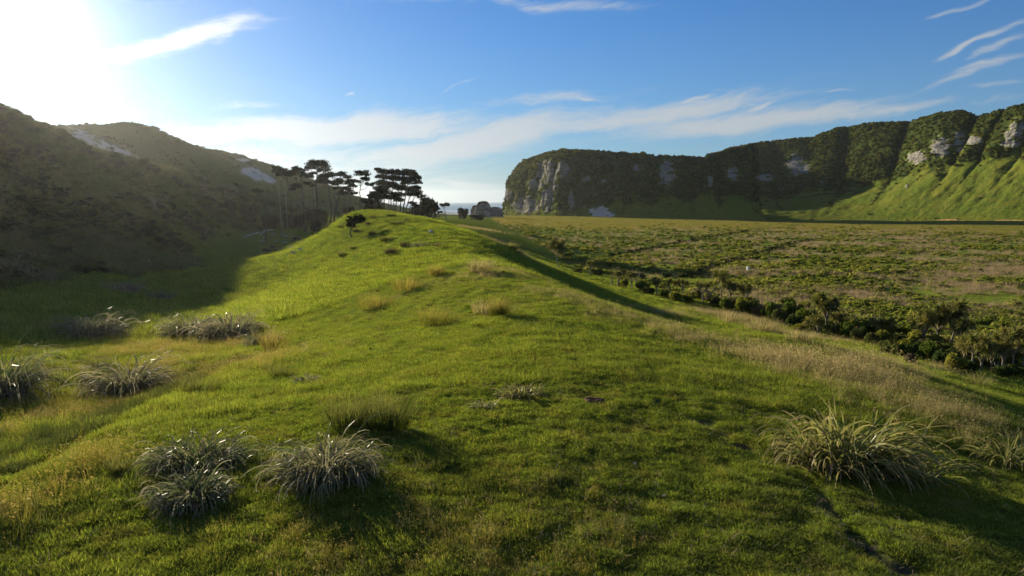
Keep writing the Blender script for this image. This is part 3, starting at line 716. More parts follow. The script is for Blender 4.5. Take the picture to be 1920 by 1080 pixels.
def tuft(seed, n, R0, L, Wd, lean, droop, mats_, segs=2, wind=(.12, -.05), seeds=0, lv=.4):
    rg = np.random.default_rng(seed); A = Acc()
    V, F, h = blades(rg, n, R0, L, Wd, lean, droop, segs, wind, lv=lv)
    A.add(V, F, a=h)
    me = A.mesh('tuft', mats_)
    vv = np.repeat(rg.uniform(0, 1, n) ** 1.5, len(V) // n).astype(np.float32)
    at_ = me.attributes.new('v', 'FLOAT', 'POINT'); at_.data.foreach_set('value', vv)
    return me
def ballclump(rg, acc, c, r, n, s, flat=1.0, hollow=.55, a=0.5):
    """n small leaf faces spread through an ellipsoid shell"""
    d = rg.normal(size=(n, 3)); d /= np.linalg.norm(d, axis=1)[:, None]
    rad = (hollow + (1 - hollow) * rg.uniform(0, 1, n) ** .5)
    P = d * rad[:, None] * np.asarray(r)[None, :] + np.asarray(c)[None, :]
    nrm = d + rg.normal(0, .7, (n, 3)); nrm[:, 2] += .4; nrm /= np.linalg.norm(nrm, axis=1)[:, None]
    t = np.cross(nrm, rg.normal(size=(n, 3))); t /= np.linalg.norm(t, axis=1)[:, None] + 1e-9
    b = np.cross(nrm, t)
    ss = s * rg.uniform(.5, 1.4, n)[:, None]; asp = rg.uniform(.4, .8, n)[:, None]
    V = np.stack([P - t * ss - b * ss * asp, P + t * ss * .9 - b * ss * asp * .6, P + t * ss * 1.1 + b * ss * asp * .7, P - t * ss * .8 + b * ss * asp], 1)
    acc.add(V.reshape(-1, 3), np.arange(4 * n).reshape(n, 4), a=a)
def shrub_mesh(seed, mats_, nclump=9, per=70, s=.10, flat=.75, wind=.0, spread=.62, stems=True, name='foliage'):
    """a shrub about 2 units wide and 1.3 high: many leaf clumps at different heights round an uneven dome"""
    rg = np.random.default_rng(seed); A = Acc()
    for k in range(nclump):
        a = rg.uniform(0, 2 * np.pi); rr = spread * math.sqrt(rg.uniform(0, 1))
        zz = (.25 + .75 * math.sqrt(max(0, 1 - (rr / .95) ** 2)) * rg.uniform(.55, 1.05)) * flat
        cr = rg.uniform(.22, .42)
        ballclump(rg, A, (rr * math.cos(a) + wind * zz, rr * math.sin(a), zz), (cr, cr, cr * .75), per, s, a=rg.uniform(0, 1))
    ballclump(rg, A, (0, 0, .3 * flat), (spread * .95, spread * .95, .42 * flat), per * 2, s * 1.1, a=.2)
    return A.mesh(name, mats_)
def polar_pts(n, r0, r1, a0=-46, a1=46, g=1.0):
    """points spread evenly as seen: uniform in bearing, count per ring falls with distance"""
    u = rng.uniform(0, 1, n)
    r = (r0 ** (1 - g) + u * (r1 ** (1 - g) - r0 ** (1 - g))) ** (1 / (1 - g)) if abs(g - 1) > 1e-3 else r0 * (r1 / r0) ** u
    a = np.radians(rng.uniform(a0, a1, n))
    return r * np.sin(a), r * np.cos(a), r
# ---- short grass -------------------------------------------------
G_near = [tuft(100 + k, 40, .11, .058, .0065, .75, .9, [M_grass], 2) for k in range(6)]
G_mid = [tuft(120 + k, 50, .27, .085, .013, .6, .6, [M_grass], 1) for k in range(5)]
G_far = [tuft(140 + k, 50, .62, .15, .035, .5, .6, [M_grass], 1) for k in range(4)]
def keep_grass(x, y):
    z = H(x, y)
    hm = hillmask(x, y)
    pat = fbm(x * .8, y * .8, 3)
    return z, hm, pat
def lawn(name, protos, n, r0, r1, s0, s1, label, g=1.0):
    x, y, r = polar_pts(n, r0, r1, g=g)
    z, hm, pat = keep_grass(x, y)
    dirt = np.maximum(blob(x, y, DIRT), np.exp(-(seg_dist(x, y, LINES['sheep_path'][0]) / .19) ** 2) * sstep(fbm(x * 1.3, y * 1.3, 3), -.25, .05))
    tall = fbm(x / 2.2 + 9, y / 2.2, 3)
    left = sstep(-x - y * .18, 3, 9)
    k = (rng.uniform(0, 1, n) < np.clip(.45 + .9 * (pat + .35), .35, 1)) & (dirt < .45) & (hm < .6)
    s = (s0 + (s1 - s0) * rng.uniform(0, 1, n)) * (1 + 1.1 * np.maximum(0, tall) * (1 + 1.4 * left)) * (1 + .5 * left)
    rot = np.stack([rng.normal(0, .12, n), rng.normal(0, .12, n), rng.uniform(0, 6.28, n)], -1)
    scatter(name, protos, np.stack([x, y, z - .005], -1)[k], rot[k], np.stack([s ** .5, s ** .5, s], -1)[k], label)
lawn('grass', G_near, 150000, 7.2, 24, .7, 1.3, 'short sheep-cropped green grass on the near ridge', g=1.0)
lawn('grass', G_mid, 75000, 19, 62, .7, 1.3, 'short green grass on the middle ridge', g=1.0)
lawn('grass', G_far, 60000, 52, 190, .6, 1.2, 'short green grass on the far ridge and valley floor', g=1.0)
# ---- dry seeding grass in drifts ----------------------------------
def haytuft(seed, n, R0, L):
    rg = np.random.default_rng(seed); A = Acc()
    V, F, h = blades(rg, n, R0, L, .006, .35, .5, 3, (.12, -.05)); A.add(V, F, a=h * .8)
    # seed heads: a slim spindle at every other tip
    tips = V.reshape(n, -1, 3)[::2, -2:].mean(1)
    m = len(tips)
    for (hh_, w0) in ((0, 0),):
        d = np.stack([rg.uniform(.2, .9, m), rg.uniform(-.6, .3, m), rg.uniform(-.2, .7, m)], -1); d /= np.linalg.norm(d, axis=1)[:, None]
        s_ = np.cross(d, [0, 0, 1.0]); s_ /= np.linalg.norm(s_, axis=1)[:, None] + 1e-9
        u_ = np.cross(s_, d); ln = .055 * rg.uniform(.6, 1.3, m)[:, None]; w = .007
        Vq = np.stack([tips, tips + d * ln * .5 + s_ * w, tips + d * ln, tips + d * ln * .5 - s_ * w], 1).reshape(-1, 3)
        A.add(Vq, np.arange(4 * m).reshape(m, 4), a=1)
        Vq = np.stack([tips, tips + d * ln * .5 + u_ * w, tips + d * ln, tips + d * ln * .5 - u_ * w], 1).reshape(-1, 3)
        A.add(Vq, np.arange(4 * m).reshape(m, 4), a=1)
    return A.mesh('tuft', [M_hay])
HAY = [haytuft(200 + k, 30, .22, .36) for k in range(5)]
M_gold = leaf_mat('golden green grass', (.13, .155, .028), (.23, .22, .055), tip=(.34, .29, .12), trans=.5, nscale=.8, tcol=(1.15, 1.0, .6), tip_pow=2.5, rnd=.6)
HAYG = []
for q in HAY:
    q = q.copy(); q.materials.clear(); q.materials.append(M_gold); HAYG.append(q)
def drift(name, L, n, hs, label, protos=HAY, s_=(.6, 1.3)):
    """L: (px, py, radius m)"""
    X_, Y_ = [], []
    tot_ = sum(q[2] ** 1.5 for q in L)
    for px, py, r in L:
        hx, hy, _ = hit(px, py); k = max(3, int(n * r ** 1.5 / tot_))
        X_.append(hx + rng.normal(0, r * .55, k)); Y_.append(hy + rng.normal(0, r * .55, k))
    x = np.concatenate(X_); y = np.concatenate(Y_); k = fbm(x / 1.3, y / 1.3, 3) > -.25
    x, y = x[k], y[k]; m = len(x); s = rng.uniform(*s_, m) * hs
    rot = np.stack([rng.normal(0, .1, m), rng.normal(0, .1, m), rng.uniform(0, 6.28, m)], -1)
    return scatter(name, protos, np.stack([x, y, H(x, y) - .01], -1), rot, s, label)
SH = [(a, b, r) for a, b, r in DRY if a > 880 and b < 810 and b > 500]
drift('tall_grass', SH + [(1480, 700, 1.2), (1650, 745, 2), (1750, 780, 2), (1850, 800, 2), (1700, 720, 2.5), (1880, 830, 1), (1260, 625, 1.5)], 2600, .66, 'pale dry seeding grass along the right shoulder of the ridge')
drift('tall_grass', [q for q in DRY if q[0] < 500 and q[1] > 600] + [(60, 760, 2), (120, 780, 2), (30, 700, 2), (350, 720, 3), (420, 650, 3), (240, 760, 1.2), (200, 860, 1), (300, 650, 3)], 3500, .85, 'golden seeding grass in the hollow at the left', HAYG + HAY[:1])
drift('tall_grass', [q for q in DRY if 600 <= q[0] < 1060 and q[1] > 880] + [(900, 1040, 1), (1100, 980, .7), (1150, 1000, .5), (500, 1000, 1), (740, 960, 1), (1000, 1060, 1), (1800, 960, .6), (1750, 930, .4)], 420, .45, 'short buff seed heads in the grass along the bottom edge', HAYG + HAY[:2])
drift('tall_grass', [(x, y, r) for x, y, r in DRY if y < 500 or (1300 < x < 1800 and y in (600, 625, 590, 690, 700, 680))] + [(1560, 640, 3), (1250, 590, 3)], 2500, 1.2, 'buff rank grass on the shaded lower slope and the back of the ridge')
LUSH = [tuft(260 + k, 40, .16, .26, .011, .5, 1.0, [M_sedge], 3) for k in range(4)]
x = rng.uniform(-34, 16, 9000); y = rng.uniform(9, 60, 9000); k = fbm(x / 2.6 + 40, y / 2.6, 4) > .22 + .25 * sstep(x + y * .05, -8, 0); x, y = x[k], y[k]
m = len(x); scatter('grass', LUSH, np.stack([x, y, H(x, y) - .01], -1), rng.uniform(0, 6.28, m), rng.uniform(.35, 1.05, m), 'scattered rank green tufts standing out of the short grass')
STRAW = []
for k in range(4):
    rg = np.random.default_rng(270 + k); V, F, h = blades(rg, 7, .10, .16, .006, 2.6, .3, 2, (0, 0)); A = Acc(); A.add(V + [0, 0, .03], F, a=h); STRAW.append(A.mesh('straw', [M_seed]))
x, y, r = polar_pts(5200, 7.5, 40, -44, 44); k = fbm(x / 3 + 20, y / 3, 3) > -.15; x, y = x[k], y[k]; m = len(x)
scatter('straw', STRAW, np.stack([x, y, H(x, y) + .015], -1), rng.uniform(0, 6.28, m), rng.uniform(.4, 1.2, m), 'dead pale straws lying in the short grass')
y = rng.uniform(12, 33, 2600); x = np.interp(y, TRACK[:, 1], TRACK[:, 0]) - .25 - np.abs(rng.normal(0, 1.9, 2600)); k = fbm(x / 2, y / 3 + 8, 3) > -.2; x, y = x[k], y[k]; m = len(x)
M_bankshade = leaf_mat('shade-painted bank grass', (.045, .085, .014), (.09, .12, .022), tip=(.16, .15, .05), trans=.45, nscale=1, rnd=.6)  # shade among the tall grass is put into this darker green
BANK = [tuft(290 + k, 60, .22, .30, .012, .5, 1.0, [M_bankshade], 3) for k in range(3)]
scatter('grass', BANK, np.stack([x, y, H(x, y) - .01], -1), rng.uniform(0, 6.28, m), rng.uniform(.6, 1.35, m), 'rank grass along the low bank beside the narrow track, its shade put into the dark green')
# dark low weeds and clover patches
M_weed = leaf_mat('low weeds', (.045, .080, .016), (.085, .12, .024), trans=.3, nscale=.6, rnd=.6)
WEED = [shrub_mesh(280 + k, [M_weed], 4, 24, .10, flat=.45) for k in range(3)]
x, y, r = polar_pts(9000, 9, 130, -44, 40); k = (fbm(x / (.4 + r * .03) + 70, y / (.4 + r * .03), 3) > .27) & (hillmask(x, y) < .3) & (plainmask(x, y) < .5); x, y, r = x[k], y[k], r[k]
m = len(x); scatter('weeds', WEED, np.stack([x, y, H(x, y) - .03], -1), rng.uniform(0, 6.28, m), rng.uniform(.04, .11, m) * (1 + r * .022), 'dark green weeds and small tussocks dotted over the turf')
# ---- rushes on the plain -----------------------------------------
RUSH = [tuft(300 + k, 60, .42, .62, .045, .75, .6, [M_rust], 1) for k in range(4)]
RUSHG = [shrub_mesh(310 + k, [M_plaing], 5, 34, .14, flat=.4) for k in range(3)]
x, y, r = polar_pts(120000, 70, 640, -8, 46, g=1.25)
den = fbm(x / 20 + 3, y / 20, 4) + .15; far = sstep(r, 380, 560)
k = (plainmask(x, y) > .7) & (rng.uniform(-.5, .6, len(x)) < den - .1 - .9 * far - .9 * sstep(120 - r - x * .4, 0, 40)) & (hillmask(x, y) < .1)
rl = sstep(x * .9 - (y - 120) * .35, -60, 60)   # rustier to the right
k &= rng.uniform(0, 1, len(x)) < (.25 + .75 * rl) * .55
x, y, r = x[k], y[k], r[k]; m = len(x)
isr = (rng.uniform(-.12, .6, m) < fbm(x / 30 + 60, y / 30, 3) + .20 * sstep(r, 110, 260) * rl[k])
wh = np.where(isr, rng.integers(0, 4, m), 4 + rng.integers(0, 3, m))
scatter('rushes', RUSH + RUSHG, np.stack([x, y, H(x, y) - .05], -1), rng.uniform(0, 6.28, m), np.where(isr, rng.uniform(.7, 1.5, m), rng.uniform(.4, 1.0, m)) * (1 + r / 900), 'rust-brown rushes and green tussocks covering the plain', wh)
FARG = []
for q in G_far:
    q = q.copy(); q.materials.clear(); q.materials.append(M_gold); FARG.append(q)
x, y, r = polar_pts(42000, 330, 820, -6, 46, g=.8); k = (plainmask(x, y) > .7) & (hillmask(x, y) < .1) & (rng.uniform(0, 1, len(x)) < sstep(r, 330, 470)); x, y, r = x[k], y[k], r[k]; m = len(x)
s = rng.uniform(1.6, 3.4, m); scatter('grass', FARG, np.stack([x, y, H(x, y) - .03], -1), rng.uniform(0, 6.28, m), np.stack([s * 1.5, s * 1.5, s * .8], -1), 'olive-gold rough grass over the far part of the plain')
for nm in ('ditch_a', 'ditch_b'):
    pp = np.array(LINES[nm][0]); t = rng.uniform(0, 1, 420); seglen = np.linspace(0, 1, len(pp))
    x = np.interp(t, seglen, pp[:, 0]) + rng.normal(0, .8, 420); y = np.interp(t, seglen, pp[:, 1]) + rng.normal(0, .9, 420)
    scatter('ditch_rushes', [shrub_mesh(330 + k, [M_swampd], 5, 30, .14, flat=.7) for k in range(2)], np.stack([x, y, H(x, y) - .1], -1), rng.uniform(0, 6.28, 420), rng.uniform(.7, 1.3, 420),
            'dark rushes lining the ' + ('upper, farther' if nm == 'ditch_a' else 'lower, nearer') + ' drain across the plain')
# ---- scrub on the shaded hills ------------------------------------
SCR = [shrub_mesh(400 + k, [M_scrub], 9, 38, .15, flat=.8, wind=.25) for k in range(6)]
x, y, r = polar_pts(30000, 58, 640, -48, -4, g=.9)
hm = hillmask(x, y); pat = fbm(x / 18 + 8, y / 18, 4)
z = H(x, y); _, _, _, _, sa = masks(x, y, z)
k = (hm > .35) & (pat > -.08 + .15 * (rng.uniform(0, 1, len(x)) - .5)) & (sa < .35)
x, y, r, z, pat = x[k], y[k], r[k], z[k], pat[k]; m = len(x)
s = rng.uniform(.5, 1.2, m) * (.75 + 1.8 * np.maximum(pat, 0)) * (1 + r / 1200) * (1 - .35 * sstep(r, 250, 400))
scatter('scrub', SCR, np.stack([x, y, z - .25 * s], -1), rng.normal(0, .25, m), np.stack([s * 1.2, s, s * .85], -1), 'wind-pruned dark scrub covering the shaded hills')
M_tuss = leaf_mat('pale hill tussock', (.075, .10, .026), (.13, .15, .045), tip=(.18, .19, .08), trans=.3, nscale=.1, rnd=.6)
TUS = [tuft(420 + k, 50, .4, .8, .04, .7, .9, [M_tuss], 2, wind=(.3, -.1)) for k in range(3)]
x, y, r = polar_pts(16000, 55, 330, -48, -8, g=1.0); hm = hillmask(x, y)
k = (hm > .12) & (fbm(x / 18 + 8, y / 18, 4) < .05); x, y, r = x[k], y[k], r[k]; m = len(x)
scatter('tussock', TUS, np.stack([x, y, H(x, y) - .05], -1), rng.uniform(0, 6.28, m), rng.uniform(.5, 1.2, m) * (1 + r / 260), 'pale tussock grass between the scrub on the shaded hillside')
# ---- bush on headland and bluffs ----------------------------------
BSH = [shrub_mesh(440 + k, [M_bush], 10, 34, .17, flat=.95) for k in range(6)]
vg = vegA.ravel()[CF].mean(1); Pc = CV[CF]; ar = np.linalg.norm(np.cross(Pc[:, 2] - Pc[:, 0], Pc[:, 3] - Pc[:, 1]), axis=1) * .5
tc_ = tT.ravel()[CF].mean(1); wgt = ar * (np.clip(vg, 0, 1) ** 1.3) + ar * .010 * (tc_ < .34) * (fbm(Pc[:, 0, 0] / 14, Pc[:, 0, 1] / 14 + Pc[:, 0, 2] / 9, 3) > .12) * 2
wgt += ar * .05 * (tc_ < .03) * (fbm(Pc[:, 0, 0] / 20, Pc[:, 0, 1] / 20, 2) > 0)
wgt *= (colj > 10)
pk = rng.choice(len(CF), 26000, p=wgt / wgt.sum()); uv = rng.uniform(0, 1, (26000, 2))
q = Pc[pk]; P_ = (q[:, 0] * (1 - uv[:, :1]) + q[:, 1] * uv[:, :1]) * (1 - uv[:, 1:]) + (q[:, 3] * (1 - uv[:, :1]) + q[:, 2] * uv[:, :1]) * uv[:, 1:]
s = rng.uniform(.8, 2.1, 26000) * (1 + .35 * (rng.uniform(0, 1, 26000) < .15)) * np.where(tc_[pk] < .3, .75, 1) * np.where(rng.uniform(0, 1, 26000) < .06, 1.5, 1)
scatter('bush', BSH, P_ - np.stack([s * 0, s * 0, s * .35], -1), rng.uniform(0, 6.28, 26000), s, 'dense coastal bush covering the headland and the bluffs')
# ==THINGS==
# ================================================================== individual things
def at(px, py, dmin=6.0): 
    x, y, z = hit(px, py, dmin); return x, y, z
def wpt(px, py, d): return P3(px, py, d)
# ---- flax mounds ---------------------------------------------------
def leaf_ribbon(rg, base, az_, lean, L, w, droop, segs=9, wind=(0, 0), twist=.3, tipdroop=0.0):
    """one long strap leaf that rises, arches over and hangs"""
    cur = np.array(base, float); P = [cur.copy()]
    for k in range(segs):
        t = (k + .5) / segs
        a = lean + droop * t ** 1.5 + tipdroop * max(0, t - .6)
        d = np.array([math.sin(a) * math.cos(az_) + wind[0] * t, math.sin(a) * math.sin(az_) + wind[1] * t, math.cos(a)])
        d /= np.linalg.norm(d); cur = cur + d * L / segs
        P.append(cur.copy())
    P = np.array(P); side0 = np.array([-math.sin(az_), math.cos(az_), 0])
    tw = rg.normal(0, twist); side = side0 * math.cos(tw) + np.array([0, 0, 1]) * math.sin(tw)
    t = np.linspace(0, 1, segs + 1)
    ww = w * (.5 + .5 * np.minimum(1, t * 4)) * (1 - .95 * t ** 2.6) / 2
    V = np.stack([P - side * ww[:, None], P + side * ww[:, None]], 1).reshape(-1, 3)
    i = np.arange(segs) * 2
    return V, np.stack([i, i + 1, i + 3, i + 2], -1), np.repeat(t, 2)
def flax(px, py, wpx, hpx, label, seed, green=False, nbig=70, nsmall=200, stretch=1.0, group='flax clumps', wind=(-.12, .05), cat='flax', droop=2.9, leafw=.028, name='flax_clump', dead=.6, lean=(.15, .9)):
    rg = np.random.default_rng(seed)
    x, y, z = at(px, py); sc_ = y / FPX
    Rw = wpx * sc_ / 2; Hh = hpx * sc_ * (1.08 if px > 260 and py > 700 else 1.4)
    root = obj(name, None, loc=(x, y, z - .04), label=label, cat=cat, group=group)
    m_ = M_flaxg if green else M_flax
    def one(r_in, lmul):
        r_in = min(.95, r_in * 1.42)
        a = rg.uniform(0, 2 * math.pi); rr = Rw * r_in * math.sqrt(rg.uniform(0, 1))
        b = (rr * math.cos(a), rr * math.sin(a) * stretch, -.03)
        L = Hh * rg.uniform(.8, 1.75) * lmul
        return leaf_ribbon(rg, b, a + rg.normal(0, .85), rg.uniform(*lean) * (.3 + .9 * rr / Rw), L * (1.12 - .35 * rr / Rw), leafw * rg.uniform(.6, 1.3), droop * rg.uniform(.45, 1.25), 9, (wind[0] + rg.normal(0, .12), wind[1] + rg.normal(0, .12)), .6, rg.uniform(0, 1.8))
    # the hidden heart of the clump: many shorter leaves and withered skirts
    A = Acc()
    for k in range(nsmall):
        V, F, h = one(.62, .82); A.add(V, F, a=h)
    obj('leaf_mass', A.mesh('leaf_mass', [m_]), root, kind='stuff')
    A = Acc()
    for k in range(int(nsmall * dead)):
        V, F, h = one(.6, .68); A.add(V * [1, 1, .8], F, a=h)
    if A.n: obj('withered_skirt', A.mesh('withered_skirt', [M_dead]), root, kind='stuff')
    for k in range(nbig):
        V, F, h = one(.60, 1.0)
        obj('leaf', mk_mesh('leaf', V, F, {'h': h}, False, [m_]), root)
    return root
flax(375, 866, 205, 72, 'wide low flax mound with pale drooping tips, left rear of the three in front', 11, nbig=100, nsmall=340, stretch=.5, lean=(.2, 1.1))
flax(362, 938, 118, 70, 'tall shaggy flax clump nearest the bottom edge, in front of the wide low mound', 12, nbig=90, nsmall=300, stretch=.8, lean=(.1, .7))
flax(612, 892, 150, 98, 'dense rounded flax clump of grey-green hanging leaves, in front of the green rush patch', 13, nbig=120, nsmall=420, stretch=.7, lean=(.1, .8))
flax(1585, 878, 200, 112, 'big yellow-green flax with long striped leaves sweeping over at the right', 14, True, nbig=150, nsmall=330, stretch=.7, wind=(.22, -.1), leafw=.058, dead=.4, lean=(.1, .8), droop=2.1)
flax(1705, 892, 120, 78, 'smaller bright flax with open fanning leaves, beside the big yellow-green flax', 15, True, nbig=60, nsmall=40, stretch=.8, wind=(.1, -.1), leafw=.06, dead=.1, lean=(.3, 1.2), droop=1.5)
flax(1885, 862, 110, 62, 'sparse straw-coloured flax cut by the right edge of the picture', 16, True, nbig=45, nsmall=90, stretch=.8, leafw=.032, lean=(.3, 1.1))
flax(978, 742, 84, 34, 'low straw-coloured flax cushion in the middle of the near slope', 17, True, nbig=40, nsmall=150, stretch=.6, leafw=.03, droop=2.3)
flax(908, 764, 56, 22, 'small flattened tuft of dry flax just left of the straw-coloured cushion', 18, nbig=25, nsmall=70, stretch=.5, leafw=.028, droop=2.2)
flax(12, 742, 78, 92, 'dark flax mound with glinting tips cut by the left edge', 19, nbig=50, nsmall=300, leafw=.05)
flax(243, 735, 92, 70, 'dark flax mound with bright tips standing alone in the hollow', 20, nbig=55, nsmall=280, leafw=.05)
flax(172, 628, 105, 46, 'dark brown flax mound half in shade above the hollow', 21, nbig=30, nsmall=260, leafw=.07)
flax(362, 628, 84, 46, 'left one of the two large flax mounds at the edge of the shade', 22, nbig=36, nsmall=260, leafw=.075)
flax(434, 632, 92, 48, 'right one of the two large flax mounds at the edge of the shade', 23, nbig=36, nsmall=280, leafw=.075)
flax(472, 600, 28, 16, 'small flax tuft just behind the two large mounds', 24, nbig=0, nsmall=70, leafw=.07)
flax(492, 645, 54, 28, 'small pale-tipped flax at the end of the narrow track', 25, nbig=14, nsmall=130, leafw=.055)
flax(22, 512, 60, 34, 'grey flax on the lower scrub slope at the left edge', 26, nbig=0, nsmall=140, leafw=.12)
flax(66, 525, 46, 26, 'reddish-grey flax beside the one at the left edge of the scrub slope', 27, nbig=0, nsmall=110, leafw=.12)
flax(232, 545, 60, 22, 'grey flax at the foot of the scrub slope behind the brown mound', 28, nbig=0, nsmall=110, leafw=.12)
flax(298, 560, 50, 18, 'grey flax at the foot of the scrub slope, right of its neighbour', 29, nbig=0, nsmall=90, leafw=.12)
flax(790, 462, 22, 11, 'small whitish flax on the far crest of the ridge', 30, nbig=0, nsmall=60, leafw=.09)
flax(575, 715, 50, 22, 'low dark tuft on the slope right of the track end', 31, nbig=0, nsmall=110, leafw=.03, group='rough tufts on the slope')
# ---- upright rushes -----------------------------------------------
def rush(px, py, wpx, hpx, label, seed, n=260, mat_=None, name='rush_clump', cat='rushes', stretch=.5, lean=.35, group='rush clumps', w=.014, wind=(.12, -.04)):
    rg = np.random.default_rng(seed); x, y, z = at(px, py); sc_ = y / FPX
    Rw = wpx * sc_ / 2; Hh = hpx * sc_ * 1.15; A = Acc()
    V, F, h = blades(rg, n, 1.0, Hh, max(w, sc_ * .7), lean, .5, 3, wind, lv=.3)
    m_ = V.shape[0] // n; V = V.reshape(n, m_, 3); b = V[:, :2].mean(1, keepdims=True) * [1, 1, 0]
    V = V + b * (np.array([Rw, Rw * stretch, 0]) - [1, 1, 0])
    A.add(V.reshape(-1, 3), F, a=h)
    o = obj(name, A.mesh(name, [mat_ or M_sedge]), loc=(x, y, z - .03), label=label, cat=cat, group=group)
    return o
rush(655, 802, 95, 55, 'left half of the upright green rush patch behind the dense flax', 41, 420, stretch=.35)
rush(728, 808, 78, 66, 'taller right half of the upright green rush patch behind the dense flax', 42, 420, stretch=.35)
rush(512, 655, 44, 34, 'brown-green rush leaning beside the pale-tipped flax at the track end', 43, 240, M_gold)
rush(935, 592, 36, 32, 'dark upright grass clump on the bank in the middle of the ridge', 44, 320, M_gold)
rush(910, 588, 50, 22, 'tawny grass spreading left of the dark upright clump', 45, 240, M_hay)
rush(820, 517, 32, 18, 'square-looking rush tuft on the ridge crest', 46, 200, M_gold)
rush(900, 510, 44, 22, 'blond plume of grass where the crest dips', 47, 260, M_hay)
rush(818, 610, 66, 32, 'loose tawny grass patch on the flank below the bank', 48, 300, M_gold)
rush(765, 545, 60, 24, 'upper end of the long rank grass streak on the flank', 49, 260, M_gold)
rush(705, 578, 64, 24, 'lower end of the long rank grass streak on the flank', 50, 260, M_gold)
rush(165, 714, 42, 28, 'round green tussock in front of the lone dark flax', 51, 240)
rush(182, 690, 54, 28, 'spreading green tussock behind the round one', 52, 240)
rush(370, 735, 80, 30, 'dark grass edge at the lower end of the hollow', 53, 320)
rush(525, 705, 50, 22, 'short green tuft with buff tips, left of the low dark tuft', 54, 200)
rush(226, 890, 34, 28, 'small dark tussock left of the front flax mounds', 55, 240)
rush(165, 893, 50, 18, 'flat brown-green tuft left of the small dark tussock', 56, 160)
rush(1430, 622, 60, 22, 'tawny grass hummock on the shaded terrace below the shoulder', 57, 260, M_hay)
rush(1370, 606, 44, 20, 'smaller tawny hummock higher on the shaded terrace', 58, 220, M_hay)
rush(1498, 640, 50, 20, 'reddish-tan grass hummock before the swamp bush', 59, 240, M_hay)
rush(1830, 722, 44, 22, 'straw flax-like tuft on the lower slope near the right bush', 60, 180, M_hay, lean=.9)
rush(1430, 672, 40, 26, 'wiry pale tuft on the crest of the right shoulder', 61, 160, M_hay, lean=.8)
# ---- heath bushes on the flank ------------------------------------
M_heath = leaf_mat('purple-brown heath', (.10, .080, .045), (.18, .14, .070), trans=.3, nscale=.5, rnd=.6)
HEATH = [tuft(500 + k, 420, .8, .75, .045, .6, .5, [M_heath], 2) for k in range(3)]
GRNS = [tuft(510 + k, 420, .8, .75, .05, .6, .6, [M_sedge], 2) for k in range(3)]
for i, (px, py, w_, h_, g_, lb) in enumerate([
    (735, 476, 26, 15, 0, 'wide purple-brown heath bush on the flank, below the whitish flax'), (760, 462, 22, 12, 0, 'purple-brown heath bush left of the whitish flax'),
    (724, 452, 24, 13, 1, 'green bush on the flank right of the lone pine shadow'), (698, 440, 14, 9, 0, 'small brown bush under the lone pine shadow'),
    (643, 480, 22, 12, 1, 'green bush on the steep flank at the shade edge'), (664, 466, 16, 8, 1, 'flat green bush just above the shade edge'),
    (667, 435, 10, 8, 0, 'tiny brown bush right beside the lone pine'), (690, 420, 9, 6, 0, 'brown tuft on the flank above the lone pine'),
    (745, 420, 26, 8, 1, 'long green bush under the far crest'), (763, 413, 10, 6, 0, 'small dark bush on the far crest'), (733, 405, 16, 7, 1, 'rounded green bush against the grove on the crest'),
    (820, 462, 20, 9, 0, 'dark low bush on the crest right of the whitish flax'), (640, 426, 14, 7, 1, 'bush on the left shoulder of the far hump'), (700, 408, 14, 5, 0, 'low grey bush on top of the far hump'),
    (792, 495, 14, 6, 1, 'dark green cushion on the crest below the dark bush'), (955, 468, 34, 16, 1, 'dark rounded bush in the shaded gully right of the crest'), (970, 475, 20, 8, 0, 'pale brown bush beside the gully bush'),
    (710, 545, 10, 5, 0, 'tiny brown tuft in the middle of the flank'), (805, 572, 12, 6, 1, 'small dark tuft above the dark upright clump'), (595, 645, 10, 6, 0, 'small brown tuft on the slope right of the track end')]):
    x, y, z = at(px, py, 20); s_ = y / FPX
    o = obj('heath_bush' if not g_ else 'green_bush', (GRNS if g_ else HEATH)[i % 3], loc=(x, y, z - .05), rz=i * 1.3, label=lb, cat='bush', group='low bushes on the ridge flank')
    o.scale = (w_ * s_ / 1.7, w_ * s_ / 2.2, h_ * s_ * 1.15)
# ---- cow pat, white bits -------------------------------------------
x, y, z = at(1113, 753); A = Acc(); rg = np.random.default_rng(5)
M_dung, N = mat('dry dung'); nz = N.noise(pos(N), 22, 5, .7); finish(N, principled(N, N.mix(nz, (.05, .028, .020), (.16, .085, .055)), .95, .1, nz, .8, .02))
rr = np.array([0, .07, .13, .17, .20, .22]); zz = np.array([.045, .04, .06, .065, .035, -.01]); th = np.arange(20) / 20 * 6.283
V = []
for i, (r_, z_) in enumerate(zip(rr, zz)):
    w_ = 1 + .14 * np.sin(th * 3 + 1) + .06 * rg.normal(size=20)
    V.append(np.stack([r_ * 1.15 * w_ * np.cos(th), r_ * .8 * w_ * np.sin(th), z_ + .012 * rg.normal(size=20)], -1))
V = np.concatenate(V); i = np.arange(5)[:, None] * 20; j = np.arange(20)[None, :]
F = np.stack([i + j, i + 20 + j, i + 20 + (j + 1) % 20, i + (j + 1) % 20], -1).reshape(-1, 4)
obj('cow_pat', mk_mesh('cow_pat', V, F, smooth=True, mats=[M_dung]), loc=(x, y, z + .01), label='dried reddish-brown cow pat lying alone on the short grass', cat='cow pat')
M_stone = bark('pale stone', (.30, .29, .27), (.55, .53, .50), 9)
